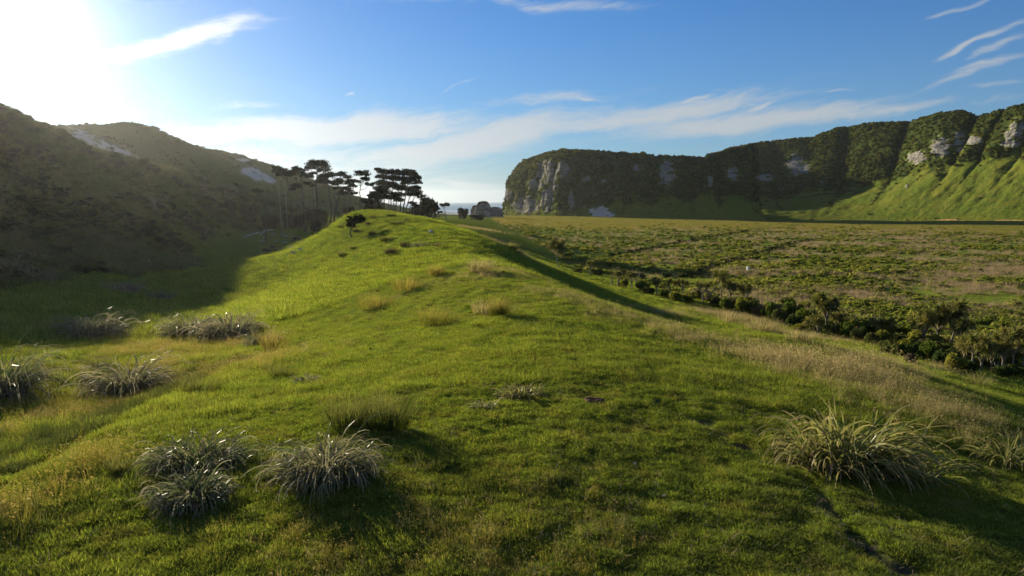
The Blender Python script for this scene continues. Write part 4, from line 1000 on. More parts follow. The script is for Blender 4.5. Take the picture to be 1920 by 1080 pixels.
def lump(seed, s, flat=.6):
    rg = np.random.default_rng(seed); A = Acc(); n1_, n2_ = 6, 9
    ph = np.linspace(0, np.pi, n1_); th = np.arange(n2_) / n2_ * 6.283
    Pq = np.stack([np.sin(ph)[:, None] * np.cos(th), np.sin(ph)[:, None] * np.sin(th), np.cos(ph)[:, None] * np.ones(n2_) * flat], -1) * s
    Pq *= 1 + .22 * rg.normal(size=(n1_, n2_, 1)); Pq[0] = Pq[0].mean(0); Pq[-1] = Pq[-1].mean(0)
    i = np.arange(n1_ - 1)[:, None] * n2_; j = np.arange(n2_)[None, :]
    F = np.stack([i + j, i + n2_ + j, i + n2_ + (j + 1) % n2_, i + (j + 1) % n2_], -1).reshape(-1, 4)
    return Pq.reshape(-1, 3), F
for k, (px, py, s_, lb) in enumerate([(1181, 822, .035, 'small pale stone on the turf below the cow pat'), (1190, 872, .045, 'grey stone half sunk in the turf, lower right of the pale one'), (1113, 868, .03, 'white pebble on the turf left of the grey stone'),
        (1110, 628, .05, 'tiny white stone on the flat top of the ridge'), (1246, 932, .05, 'buff stone near the worn sheep path'), (1575, 718, .10, 'pinkish stone in the dry grass above the big flax'), (808, 436, .28, 'white stone on the far crest')]):
    x, y, z = at(px, py); V, F = lump(600 + k, s_)
    obj('stone', mk_mesh('stone', V, F, smooth=True, mats=[M_stone]), loc=(x, y, z + s_ * .35), label=lb, cat='stone', group='stones on the turf')
# ---- driftwood and bleached pieces in the shaded paddock -----------
def pole(name, pts, rad, m_, label, cat, group=None, n=6):
    A = Acc(); tube(A, pts, rad, n); return obj(name, A.mesh(name, [m_], True), label=label, cat=cat, group=group)
def gline(L, dz=.0):
    o_ = []
    for px, py in L:
        x, y, z = at(px, py, 20); o_.append((x, y, z + dz))
    return o_
pole('fallen_log', gline([(454, 449), (463, 444), (474, 441), (486, 438)], .35), [.12, .2, .26, .16], M_drift, 'straight bleached log lying in the shaded paddock', 'log', 'fallen logs in the paddock')
pole('fallen_log', gline([(489, 444), (492, 438), (498, 435), (506, 433.5), (515, 433)], .45), [.14, .22, .32, .32, .26], M_drift, 'curved bleached log right of the straight one', 'log', 'fallen logs in the paddock')
bits = [((484, 437), 'behind the straight log'), ((512, 439), 'just below the curved log'), ((527, 441), 'in the middle behind the single dark cow'), ((536, 444), 'left of the single dark cow'),
        ((497, 446.5), 'between curved log and cattle'), ((489, 453), 'left one of a close pair above the cattle'), ((494, 454), 'right one of a close pair above the cattle'), ((517, 454), 'above the right one of the two cattle'),
        ((534, 456), 'bent, below the single dark cow'), ((550, 467), 'upper left of three right of the cattle'), ((563, 470), 'rightmost of three right of the cattle'), ((551, 475), 'lowest of three right of the cattle')]
for k, ((px, py), w_) in enumerate(bits):
    x, y, z = at(px, py, 20); A = Acc(); rg = np.random.default_rng(700 + k); a = rg.uniform(-.6, .6); L_ = rg.uniform(.5, .9)
    pts = [(x + math.cos(a) * L_ * t, y + math.sin(a) * L_ * t, z + .25 + .12 * math.sin(t * 3 + k)) for t in (-1, -.4, .3, 1)]
    pole('driftwood', pts, [.05, .17, .15, .05], M_drift, 'bleached piece of driftwood ' + w_, 'driftwood', 'driftwood scattered in the paddock')
# ---- cattle ---------------------------------------------------------
def skin(name, joints, edges, root_i, m_, sub=2):
    me = bpy.data.meshes.new(name)
    me.from_pydata([j[:3] for j in joints], edges, []); me.materials.append(m_)
    o = bpy.data.objects.new(name, me); COL.objects.link(o)
    sk = o.modifiers.new('skin', 'SKIN')
    if not me.skin_vertices: pass
    lay = me.skin_vertices[0] if me.skin_vertices else None
    if lay is None:
        bpy.context.view_layer.objects.active = o
        bpy.ops.mesh.customdata_skin_add(); lay = me.skin_vertices[0]
    for i, j in enumerate(joints):
        lay.data[i].radius = (j[3], j[4] if len(j) > 4 else j[3]); lay.data[i].use_root = (i == root_i)
    sk.use_smooth_shade = True
    ss = o.modifiers.new('subsurf', 'SUBSURF'); ss.levels = 1; ss.render_levels = sub
    return o
def cowmat(nm, a, b):
    m_, N = mat(nm); finish(N, principled(N, N.mix(N.noise(pos(N), 3, 3), a, b), .8, .2)); return m_
M_cow = cowmat('black hide', (.010, .009, .008), (.028, .022, .018)); M_cow2 = cowmat('dark brown hide', (.022, .014, .010), (.05, .032, .022)); M_horn = bark('cow horn', (.3, .28, .24), (.45, .42, .36), 9)
def cow(px, py, heading, label, hide, seed):
    x, y, z = at(px, py, 20); j = []; e = []
    def J(*a): j.append(a); return len(j) - 1
    wi = J(.0, 0, 1.08, .30, .36); ch = J(.55, 0, 1.05, .33, .40); sh = J(.80, 0, 1.08, .26, .34); ru = J(-.62, 0, 1.12, .29, .33); tl = J(-.86, 0, 1.16, .16, .18)
    n1_ = J(1.10, 0, .98, .17, .22); n2_ = J(1.34, 0, .70, .13, .16); hd = J(1.46, 0, .42, .13, .14); mz = J(1.56, 0, .14, .085, .09)
    e += [(wi, ch), (ch, sh), (wi, ru), (ru, tl), (sh, n1_), (n1_, n2_), (n2_, hd), (hd, mz)]
    ta = J(-.98, 0, 1.0, .04, .04); tb = J(-1.0, 0, .55, .035, .035); e += [(tl, ta), (ta, tb)]
    for s_ in (-1, 1):
        a = J(.70, .18 * s_, .78, .12, .14); b = J(.72 + .08 * s_, .19 * s_, .42, .06, .07); c_ = J(.72 + .10 * s_, .19 * s_, .06, .055, .06); e += [(sh, a), (a, b), (b, c_)]
        a = J(-.66, .18 * s_, .82, .16, .18); b = J(-.58 - .05 * s_, .19 * s_, .62, .09, .10); c_ = J(-.78 - .06 * s_, .19 * s_, .40, .055, .06); d = J(-.72 - .06 * s_, .19 * s_, .06, .055, .06); e += [(ru, a), (a, b), (b, c_), (c_, d)]
        q = J(1.40, .15 * s_, .52, .05, .03); q2 = J(1.36, .27 * s_, .50, .03, .02); e += [(hd, q), (q, q2)]
    body = skin('cow', j, e, wi, hide, 1)
    body.location = (x, y, z); body.rotation_euler = (0, 0, heading); body['label'] = label; body['category'] = 'cow'; body['group'] = 'cattle grazing in the shade'
    for s_ in (-1, 1):
        A = Acc(); tube(A, [(1.41, .07 * s_, .60), (1.42, .17 * s_, .66), (1.45, .20 * s_, .74)], [.028, .02, .006], 6); obj('horn', A.mesh('horn', [M_horn], True), body)
    return body
cow(499, 475.5, R(-8), 'nearest black cow grazing with its head to the right', M_cow, 1)
cow(512, 471, R(-16), 'dark brown cow grazing close behind the black one', M_cow2, 2)
cow(558, 454, R(176), 'single dark cow grazing apart near the ridge foot', M_cow, 3)
# ---- marker box and post on the plain --------------------------------
M_white, N = mat('white painted metal'); finish(N, principled(N, N.mix(N.noise(pos(N), 3, 3), (.62, .64, .64), (.8, .82, .82)), .6, .3)); M_wood = bark('weathered post', (.12, .10, .075), (.26, .22, .17), 6)
x, y, z = at(1402, 513, 40); r_ = obj('marker_box', None, loc=(x, y, z), label='small white box on a short post standing out on the dark part of the plain', cat='marker box')
def boxmesh(name, sx_, sy_, sz_, m_, c=(0, 0, 0), bev=.03):
    import bmesh
    bm = bmesh.new(); bmesh.ops.create_cube(bm, size=1)
    for v in bm.verts: v.co = Vector((v.co.x * sx_ + c[0], v.co.y * sy_ + c[1], v.co.z * sz_ + c[2]))
    bmesh.ops.bevel(bm, geom=bm.edges[:], offset=bev, segments=2, affect='EDGES')
    me = bpy.data.meshes.new(name); bm.to_mesh(me); bm.free(); me.materials.append(m_); return me
obj('box', boxmesh('box', .42, .3, .75, M_white, (0, 0, 1.05)), r_); obj('lid', boxmesh('lid', .48, .36, .05, M_white, (0, 0, 1.455), .015), r_)
A = Acc(); tube(A, [(0, 0, -.2), (0, 0, .67)], .07, 8); obj('post', A.mesh('post', [M_wood]), r_)
x, y, z = at(1337, 506, 40); r_ = obj('fence_post', None, loc=(x, y, z), label='pair of weathered posts tied side by side, left of the white box', cat='post')
A = Acc(); tube(A, [(-.2, 0, -.2), (-.2, .02, 1.25)], .09, 8); obj('post', A.mesh('post', [M_wood]), r_)
A = Acc(); tube(A, [(.15, 0, -.2), (.12, -.02, 1.05)], .08, 8); obj('post', A.mesh('post', [M_wood]), r_)
A = Acc(); tube(A, [(-.32, -.1, .75), (.32, -.1, .8)], .04, 6); obj('rail', A.mesh('rail', [M_wood]), r_)
# ==TREES==
# ---- pines: each from its own base, trunk line and crown pads -------
def zo(zx, zy): return 440 + zx / 4.8, 260 + zy / 4.8
def pine(base, d, path, crowns, label, seed, r0=.32, group='wind-shaped pines of the grove', leafy=1.0, cat='pine tree', mat_c=None, pads=None, name='pine_tree', leaf=.24, sc_xy=None):
    """base, path, crowns given as sighted positions; everything is built at the tree's own distance"""
    rg = np.random.default_rng(seed); cv = (sc_xy or zo)
    bpx, bpy = cv(*base); a, b = ray(bpx, bpy); X0 = a * d; Z0 = float(H(X0, d)); 
    origin = np.array([X0, d, Z0 - .2])
    root = obj(name, None, loc=origin, label=label, cat=cat, group=group)
    def wp(q, dy=0.0):
        p = P3(*cv(*q), d) - origin; p[1] += dy; return p
    A = Acc()
    tr = [np.zeros(3)] + [wp(q, rg.normal(0, .3)) for q in path]
    # refine with a slight wobble
    tr = np.array(tr); n = 4 * len(tr); t = np.linspace(0, len(tr) - 1, n); tr2 = np.stack([np.interp(t, np.arange(len(tr)), tr[:, i]) for i in range(3)], -1)
    tr2[1:-1, :2] += rg.normal(0, .10, (n - 2, 2))
    rad = r0 * (1 - .72 * np.linspace(0, 1, n)); rad[0] *= 1.35
    tube(A, tr2, rad, 7)
    C_ = Acc(); px_m = d / FPX / (4.8 if cv is zo else 1)
    for (cx, cy, w_, h_) in crowns:
        W_, H_ = w_ * px_m / 2, h_ * px_m / 2; D_ = W_ * .8
        c = wp((cx, cy), rg.normal(0, W_ * .35))
        # limb from the trunk, leaving below the pad
        zt = c[2] - H_ * 1.0 - W_ * .9
        k = int(np.clip(np.searchsorted(tr2[:, 2], zt), 2, n - 1)) if zt < tr2[-1, 2] else n - 1
        s0 = tr2[k]; mid = s0 * .45 + c * .55 + np.array([0, 0, -W_ * .25]); top = c + np.array([0, 0, -H_ * .3])
        if np.linalg.norm(top - s0) > .5:
            tube(A, [s0, s0 * .7 + mid * .3 + rg.normal(0, .1, 3), mid + rg.normal(0, .15, 3), top], np.array([.5, .42, .3, .12]) * r0, 5)
        nsub = max(10, int(W_ * D_ * 4.2 * leafy))
        for q in range(nsub):
            aa = rg.uniform(0, 6.283); rr = math.sqrt(rg.uniform(0, 1)) * .9
            u = np.array([W_ * rr * math.cos(aa), D_ * rr * math.sin(aa), 0])
            dome = math.sqrt(max(0, 1 - rr * rr))
            u[2] = H_ * (dome * rg.uniform(-.35, .85) - .25 * rg.uniform(0, 1))
            cr = rg.uniform(.45, 1.0) * min(1.3, .35 + W_ * .25)
            ballclump(rg, C_, c + u, (cr * 1.5, cr * 1.4, cr * .8), int(30 * leafy), leaf * .95, hollow=.2)
            if q % 2 == 0: tube(A, [top, (top + c + u) / 2 + rg.normal(0, .15, 3), c + u], np.array([.13, .09, .04]) * max(r0, .2), 4)
    # a few dead side twigs
    for q in range(5):
        k = rg.integers(n // 3, n); s0 = tr2[k]; e_ = s0 + np.array([rg.normal(0, 1.2), rg.normal(0, .9), rg.uniform(-.2, .9)])
        tube(A, [s0, (s0 + e_) / 2 + [0, 0, .15], e_], [.06, .045, .02], 4)
    obj('trunk', A.mesh('trunk', [M_bark], True), root)
    obj('crown', C_.mesh('crown', [mat_c or M_needle]), root)
    return root
D0 = 243
pine((425, 815), 225, [(400, 500), (365, 300)], [(385, 262, 70, 40), (360, 290, 40, 30)], 'leftmost tall thin pine of the grove with a tiny top', 801, .2)
pine((520, 725), D0, [(512, 600), (490, 450), (470, 330)], [(430, 290, 130, 70), (480, 320, 110, 60), (400, 320, 70, 50)], 'second tall pine from the left with a flat wide crown', 802, .34)
pine((575, 745), 236, [(560, 560), (545, 440)], [(545, 425, 110, 50), (520, 450, 50, 30)], 'short thin pine with a low crown inside the left half of the grove', 803, .2)
pine((632, 780), 230, [(615, 570), (598, 420), (585, 330)], [(585, 285, 120, 80), (540, 275, 80, 50), (620, 320, 80, 50)], 'dark-trunked pine left of the tallest one, crown touching its neighbour', 804, .38)
pine((690, 705), 250, [(678, 540), (665, 430)], [(655, 400, 60, 40), (685, 420, 50, 30)], 'slender pine directly left of the tallest trunk', 805, .2)
pine((735, 705), D0, [(738, 560), (733, 430), (745, 300)], [(742, 232, 200, 95), (680, 265, 90, 60), (800, 280, 120, 70), (840, 310, 90, 50), (735, 215, 130, 50)], 'tallest pine of the grove with a big domed crown', 806, .5)
pine((862, 745), 240, [(868, 600), (860, 500), (835, 410)], [(830, 330, 120, 60), (880, 330, 90, 60), (790, 370, 90, 50), (850, 390, 110, 50)], 'pine right of the tallest with several stacked foliage pads', 807, .36)
pine((895, 745), 238, [(910, 620), (940, 500), (955, 400)], [(960, 320, 120, 60), (1010, 340, 90, 50), (925, 370, 100, 55), (985, 395, 100, 50)], 'forked pine in the middle of the grove leaning right', 808, .34)
pine((975, 715), 250, [(985, 600), (1000, 500)], [(1000, 450, 120, 70), (1040, 480, 80, 50), (970, 490, 80, 50), (1040, 380, 70, 40)], 'lower bushy pine before the gap of sky', 809, .3)
pine((1127, 665), 235, [(1128, 560), (1130, 440), (1140, 370)], [(1150, 315, 140, 60), (1115, 300, 70, 35), (1175, 360, 110, 50), (1110, 385, 80, 35), (1215, 405, 100, 45)], 'open layered pine standing alone between the two halves of the grove', 810, .28)
for k, (bx_, pth, cr, lb) in enumerate([
    (1245, [(1250, 600), (1255, 550)], [(1240, 520, 120, 50), (1200, 560, 130, 50), (1270, 570, 100, 60)], 'low spreading pine at the left foot of the right-hand cluster'),
    (1310, [(1312, 560), (1305, 450)], [(1310, 450, 130, 70), (1280, 490, 110, 55), (1330, 390, 120, 60)], 'left outer pine of the dense right-hand cluster'),
    (1345, [(1345, 560), (1340, 400), (1345, 330)], [(1345, 300, 130, 60), (1310, 340, 90, 50), (1375, 350, 110, 60), (1300, 275, 60, 25)], 'tall pine with a notched top at the left of the right-hand cluster'),
    (1380, [(1385, 600), (1400, 450)], [(1400, 420, 150, 80), (1360, 480, 110, 50)], 'pine in the heart of the right-hand cluster, half hidden'),
    (1405, [(1412, 560), (1430, 400), (1438, 350)], [(1435, 305, 130, 65), (1410, 350, 110, 60), (1465, 360, 90, 60)], 'second tall pine of the right-hand cluster'),
    (1443, [(1450, 600), (1470, 470)], [(1480, 440, 130, 70), (1450, 500, 120, 50)], 'slim pine right of the cluster heart'),
    (1483, [(1490, 560), (1520, 400)], [(1520, 310, 120, 60), (1500, 360, 120, 60), (1540, 400, 100, 50)], 'third tall pine of the right-hand cluster'),
    (1505, [(1530, 560), (1560, 420), (1570, 360)], [(1580, 310, 140, 70), (1620, 350, 120, 70), (1650, 395, 90, 45), (1560, 370, 110, 60), (1540, 290, 80, 40)], 'broadest pine of the right-hand cluster, leaning seaward'),
    (1530, [(1550, 600), (1590, 500)], [(1590, 460, 130, 60), (1630, 440, 100, 45), (1570, 500, 100, 40)], 'leaning pine under the broadest crown'),
    (1560, [(1575, 620), (1615, 540)], [(1620, 500, 110, 45), (1650, 480, 80, 40)], 'slanting low pine at the right edge of the cluster'),
    (1665, [(1668, 640), (1680, 570)], [(1680, 520, 90, 50), (1700, 550, 90, 45), (1650, 500, 60, 35), (1720, 585, 50, 25)], 'small separate pine right of the cluster with a drooping crown'),
    (1602, [(1604, 640), (1606, 600)], [(1600, 578, 70, 30), (1620, 600, 50, 24)], 'tiny pine between the cluster and the small separate pine')]):
    pine((bx_, 705), 236 + (k * 7) % 15, pth, cr, lb, 820 + k, .2 if k in (10, 11) else .27, leafy=1.35 if k < 10 else .8)
pine((275, 700), 215, [(270, 600), (262, 500)], [(215, 468, 100, 28), (185, 462, 50, 18)], 'thin lone pine left of the grove with one flat pad of foliage', 840, .18, leafy=.8, group=None)
x, y, z = at(660, 445, 30)
pine((1050, 895), y, [(1047, 820), (1045, 760)], [(1095, 712, 125, 55), (1060, 745, 80, 50), (1120, 735, 60, 30), (1040, 775, 40, 30)], 'small lone pine leaning right on the lit flank of the ridge', 841, .13, leafy=.9, group=None, leaf=.16)
pine((740, 905), 172, [(742, 860), (735, 810)], [(735, 800, 75, 110), (730, 770, 60, 60), (760, 840, 80, 90), (735, 860, 70, 60)], 'dark egg-shaped bushy tree at the edge of the shade left of the ridge', 842, .25, leafy=2.0, group=None)
pine((1905, 700), 420, [(1890, 650), (1880, 620)], [(1875, 598, 60, 28), (1905, 590, 50, 25), (1920, 600, 30, 20)], 'small wind-bent tree silhouetted against the surf', 843, .3, group='small trees near the beach', leaf=.4)
pine((1842, 700), 400, [(1832, 660), (1826, 640)], [(1822, 630, 55, 22), (1850, 660, 40, 20)], 'smaller bent tree left of the one silhouetted against the surf', 844, .25, group='small trees near the beach', leaf=.4)
for k, (bx_, pth, cr, lb) in enumerate([
    (470, [(462, 600), (450, 420), (440, 350)], [(425, 320, 80, 45), (450, 300, 70, 40)], 'thin pine just right of the leftmost one, trunk curving left'),
    (600, [(590, 600), (570, 430), (555, 340)], [(560, 300, 100, 55), (530, 320, 60, 40)], 'curved pine between the flat-crowned one and the dark-trunked one'),
    (715, [(708, 560), (690, 420)], [(675, 340, 80, 40), (700, 310, 60, 40)], 'thin pine hugging the left of the tallest trunk'),
    (780, [(775, 600), (790, 450), (800, 380)], [(800, 345, 110, 50), (780, 390, 80, 35)], 'slim pine hugging the right of the tallest trunk'),
    (930, [(915, 620), (900, 500), (890, 430)], [(895, 400, 100, 45), (915, 440, 70, 35)], 'crooked pine behind the forked one'),
    (1010, [(1020, 620), (1045, 520), (1055, 450)], [(1055, 420, 80, 45), (1060, 380, 60, 35), (1075, 490, 70, 35)], 'right outermost pine of the left half of the grove'),
    (1330, [(1330, 620), (1325, 520)], [(1335, 520, 130, 55), (1290, 540, 90, 40)], 'short pine filling the left side of the dense cluster'),
    (1420, [(1425, 620), (1430, 540)], [(1430, 530, 150, 50), (1480, 550, 90, 40)], 'short pine filling the middle of the dense cluster')]):
    pine((bx_, 715), 246 - (k * 5) % 14, pth, cr, lb, 880 + k, .2, leafy=1.25)
for o in list(COL.objects):
    if o.name.startswith('pine_tree') and ('leftmost tall' in o['label'] or 'leftmost one' in o['label']):
        for c in o.children:
            if c.name.startswith('trunk'): c.data.materials[0] = M_pale
# dark undergrowth below and beside the grove
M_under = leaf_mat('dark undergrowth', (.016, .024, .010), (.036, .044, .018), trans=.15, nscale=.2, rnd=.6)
UND = [shrub_mesh(860 + k, [M_under], 9, 60, .11, flat=.9) for k in range(4)]
under = [(505, 402, 250, 34, 20, 'low dark thicket left of the grove, under the flat-padded pine'), (465, 392, 255, 44, 24, 'wide dark thicket on the hill foot left of the grove'), (428, 400, 240, 40, 22, 'dark thicket further left on the hill foot'),
         (600, 402, 238, 34, 18, 'thicket between the left-hand trunks'), (655, 398, 244, 30, 16, 'thicket at the foot of the pines right of the tallest'), (692, 390, 240, 30, 22, 'tall dark thicket under the open layered pine'), (672, 402, 236, 26, 12, 'low thicket left under the open layered pine'),
         (708, 392, 236, 24, 20, 'thicket at the left foot of the dense cluster'), (585, 392, 250, 30, 18, 'thicket behind the left-hand trunks'), (760, 404, 236, 24, 10, 'low bushes at the right foot of the dense cluster'),
         (805, 408, 330, 44, 34, 'big dark domed bush right of the grove, below the sea'), (782, 408, 320, 26, 20, 'smaller domed bush left of the big one'), (867, 404, 500, 24, 14, 'rounded dark bush left of the pale rock'), (895, 407, 480, 40, 7, 'low bush in front of the pale rock'),
         (560, 405, 246, 26, 15, 'thicket right of the second tall pine'), (540, 400, 252, 26, 15, 'thicket behind the second tall pine')]
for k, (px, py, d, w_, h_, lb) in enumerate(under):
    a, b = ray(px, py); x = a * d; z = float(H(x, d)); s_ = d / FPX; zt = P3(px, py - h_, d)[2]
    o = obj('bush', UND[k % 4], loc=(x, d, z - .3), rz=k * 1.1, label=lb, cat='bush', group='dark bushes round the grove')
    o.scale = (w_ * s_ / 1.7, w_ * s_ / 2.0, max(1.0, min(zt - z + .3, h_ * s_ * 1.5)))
# dead pale trees on the shaded hill
def dead_tree(px, py, hpx, label, seed, dmin=20):
    rg = np.random.default_rng(seed); x, y, z = at(px, py, dmin); Hh = hpx * y / FPX
    root = obj('dead_tree', None, loc=(x, y, z), label=label, cat='dead tree'); A = Acc()
    tube(A, [(0, 0, -.3), (.1, 0, Hh * .3), (0, .1, Hh * .55)], [.2, .15, .11], 6)
    obj('trunk', A.mesh('trunk', [M_pale], True), root)
    for k in range(6):
        a = rg.uniform(0, 6.28); A = Acc(); r_ = Hh * rg.uniform(.15, .35)
        tube(A, [(0, .05, Hh * rg.uniform(.35, .55)), (r_ * .5 * math.cos(a), r_ * .5 * math.sin(a), Hh * .72), (r_ * math.cos(a), r_ * math.sin(a), Hh * rg.uniform(.85, 1))], [.09, .06, .02], 5)
        obj('limb', A.mesh('limb', [M_pale], True), root)
dead_tree(290, 399, 34, 'pale dead tree with bare forked limbs on the shaded hillside', 5)
# ---- sea stack by the headland --------------------------------------
def rockmass(name, px, py_top, py_base, wpx, d, label, seed, sq=.30):
    rg = np.random.default_rng(seed); a, b = ray(px, py_base); s_ = d / FPX; W_ = wpx * s_ / 2; x = a * d; zb_ = float(H(x, d)) - 1
    Ht = P3(px, py_top, d)[2] - zb_; nv, nu = 26, 44
    v = np.linspace(0, 1, nv)[:, None]; u = np.arange(nu)[None, :] / nu * 2 * np.pi
    prof = np.clip(1 - np.maximum(0, v - .62) / .38, 0, 1) ** sq * (1.06 - .12 * v)
    cu, su = np.cos(u), np.sin(u); rr = prof * W_ * (1 + .16 * np.cos(3 * u + seed) + .07 * np.cos(5 * u))
    zz = v * Ht * np.ones_like(u); n_ = fbm(u * 2.2 + seed + 0 * v, zz / 5, 4); rr = rr * (1 + .30 * n_) + .3 * fbm(u * 6 + 0 * v, zz / 2, 3) * (v < .99)
    V = np.stack([rr * cu, rr * su * .8, zz + .8 * fbm(u * 1.5 + 0 * v, zz * 0 + 3, 2) * v * Ht * .12], -1); V[-1] = V[-1].mean(0)
    i = np.arange(nv - 1)[:, None] * nu; j = np.arange(nu)[None, :]; F = np.stack([i + j, i + (j + 1) % nu, i + nu + (j + 1) % nu, i + nu + j], -1).reshape(-1, 4)
    me = mk_mesh(name, V.reshape(-1, 3), F, {'rock': ((v < .86) * .85 * np.ones_like(u)).ravel(), 'veg': ((v >= .8) * np.ones_like(u)).ravel()}, True, [M_cliff])
    return obj(name, me, loc=(x, d, zb_), label=label, cat='rock', group='rock outcrops by the headland')
rockmass('rock_outcrop', 907, 377, 406, 30, 640, 'squarish pale rock outcrop at the foot of the headland', 3)
rockmass('rock_outcrop', 891, 385, 404, 16, 650, 'smaller rock outcrop leaning against the left side of the squarish one', 4)
rockmass('rock_outcrop', 928, 388, 405, 24, 700, 'low dark outcrop between the squarish rock and the headland', 6)
# ---- cabbage trees and swamp shrubs along the foot of the ridge ------
def head_mesh(seed, n=70, L=.66, w=.075):
    rg = np.random.default_rng(seed); d = rg.normal(size=(n, 3)); d[:, 2] += .35; d /= np.linalg.norm(d, axis=1)[:, None]
    up = np.array([0, 0, 1.0]); s_ = np.cross(d, up); s_ /= np.linalg.norm(s_, axis=1)[:, None] + 1e-6
    Ls = L * rg.uniform(.75, 1.1, n)[:, None]; p1 = d * Ls * .55; p2 = d * Ls + np.stack([np.zeros(n), np.zeros(n), -.16 * Ls[:, 0]], -1)
    w_ = w * .5
    V = np.stack([d * .04 - s_ * w_, d * .04 + s_ * w_, p1 + s_ * w_, p1 - s_ * w_, p2], 1).reshape(-1, 3)
    b = np.arange(n) * 5; A = Acc(); A.add(V, np.stack([b, b + 1, b + 2, b + 3], -1), np.stack([b + 3, b + 2, b + 4], -1), a=np.tile([0, 0, .5, .5, 1], n))
    return A.mesh('leaf_head', [M_cabb])
HEADS = [head_mesh(900 + k) for k in range(3)]
def cabbage_mesh(seed, nb, Hh, spread, bare=False):
    """returns trunk mesh and head positions for a tree Hh tall"""
    rg = np.random.default_rng(seed); A = Acc(); heads = []
    f = Hh * rg.uniform(.3, .5); lean = rg.normal(0, .08, 2) * Hh
    fork = np.array([lean[0] * .4, lean[1] * .4, f]); tube(A, [(0, 0, -.3), fork * .5 + rg.normal(0, .04, 3), fork], [.12, .09, .08], 7)
    for k in range(nb):
        a = k / nb * 6.28 + rg.uniform(-.5, .5); top = fork + np.array([spread * math.cos(a) * rg.uniform(.5, 1), spread * math.sin(a) * rg.uniform(.5, 1), (Hh - f) * rg.uniform(.55, 1)])
        mid = (fork + top) / 2 + np.array([math.cos(a), math.sin(a), 0]) * spread * .15
        tube(A, [fork, mid, top], [.07, .055, .045], 6)
        if not bare: heads.append(top)
        if not bare: 
            t2 = mid + np.array([rg.normal(0, .5), rg.normal(0, .5), rg.uniform(.4, .9)]); tube(A, [mid, t2], [.07, .05], 5); heads.append(t2)
    return A.mesh('trunk', [M_pale], True), heads
def cabbage(px, py, hpx, nb, label, seed, dense=1, bare=False):
    hpx *= 1.18
    x, y, z = at(px, py, 30); Hh = hpx * y / FPX * .92; rg = np.random.default_rng(seed)
    tm, hs = cabbage_mesh(seed, nb, Hh, Hh * .26, bare)
    r_ = obj('cabbage_tree', None, loc=(x, y, z), label=label, cat='dead tree' if bare else 'cabbage tree', group='cabbage trees along the swamp')
    if bare: r_.name = 'dead_tree'; r_['group'] = 'dead trunks in the swamp bush'
    obj('trunk', tm, r_)
    for k, h_ in enumerate(hs):
        o = obj('leaf_head', HEADS[k % 3], r_, loc=h_, rz=rg.uniform(0, 6)); o.scale = (dense * rg.uniform(1.1, 1.6) * max(.75, Hh / 3.8),) * 3
CAB = [(1048, 503, 48, 6, 'bushy cabbage tree standing apart where the shaded slope meets the plain'), (1107, 517, 24, 3, 'small cabbage tree right of the one standing apart'), (1158, 540, 28, 3, 'first low cabbage tree right of the bare pole'),
       (1185, 541, 28, 3, 'cabbage tree with two heads beside pale dead trunks'), (1232, 553, 28, 4, 'orange-tinged cabbage tree in the middle of the thin row'), (1258, 556, 30, 3, 'slim cabbage tree left of the brightest pair'),
       (1281, 559, 32, 4, 'bright cabbage tree before the tall thin one'), (1318, 566, 40, 3, 'cabbage tree with a thin neck, left of the tall thin one'), (1352, 568, 52, 3, 'tall thin cabbage tree rising above the row'),
       (1372, 572, 38, 6, 'round-headed cabbage tree right of the tall thin one'), (1396, 574, 36, 6, 'broad cabbage tree at the right end of the upper row'),
       (1548, 625, 66, 9, 'large round-topped cabbage tree standing alone in the bush'), (1533, 628, 30, 5, 'low cabbage tree at the foot of the large round-topped one'), (1570, 622, 34, 4, 'small cabbage tree right of the large round-topped one'),
       (1660, 640, 40, 5, 'cabbage tree left of the dense group'), (1733, 650, 62, 7, 'left tree of the dense cabbage tree group'), (1757, 648, 66, 8, 'second tree of the dense cabbage tree group'), (1782, 652, 78, 8, 'tallest tree of the dense cabbage tree group'),
       (1802, 662, 58, 6, 'right tree of the dense cabbage tree group'), (1808, 690, 50, 5, 'cabbage tree below the dense group, partly hidden'), (1824, 696, 62, 5, 'pale-trunked cabbage tree nearest the grass slope'),
       (1840, 699, 58, 4, 'leaning pale-trunked cabbage tree in the near group'), (1856, 697, 44, 4, 'short cabbage tree of the near group'), (1882, 702, 66, 5, 'cabbage tree with a slanting pale trunk near the right edge'), (1899, 697, 74, 6, 'tall cabbage tree near the right edge'), (1916, 700, 84, 6, 'cabbage tree cut by the right edge')]
for k, (px, py, h_, nb, lb) in enumerate(CAB): cabbage(px, py, h_, nb, lb, 950 + k)
for k, (px, py, h_, lb) in enumerate([(1147, 535, 38, 'bare grey pole of a dead tree at the left end of the row'), (1193, 540, 24, 'pale dead trunk with broken forks in the thin row'), (1332, 568, 36, 'pale leaning dead trunk in the upper row'), (1645, 622, 34, 'thin grey dead trunk behind the middle bushes'), (1868, 700, 26, 'pale fallen-looking dead trunk in the near group')]):
    cabbage(px, py, h_, 2 if k else 1, lb, 990 + k, bare=True)
SWL = [shrub_mesh(1000 + k, [M_swamp], 12, 90, .085, flat=1.0) for k in range(4)]; SWD = [shrub_mesh(1010 + k, [M_swampd], 11, 90, .085, flat=.9) for k in range(4)]
BRN = [shrub_mesh(1020 + k, [M_heath], 9, 80, .085, flat=.75) for k in range(2)]
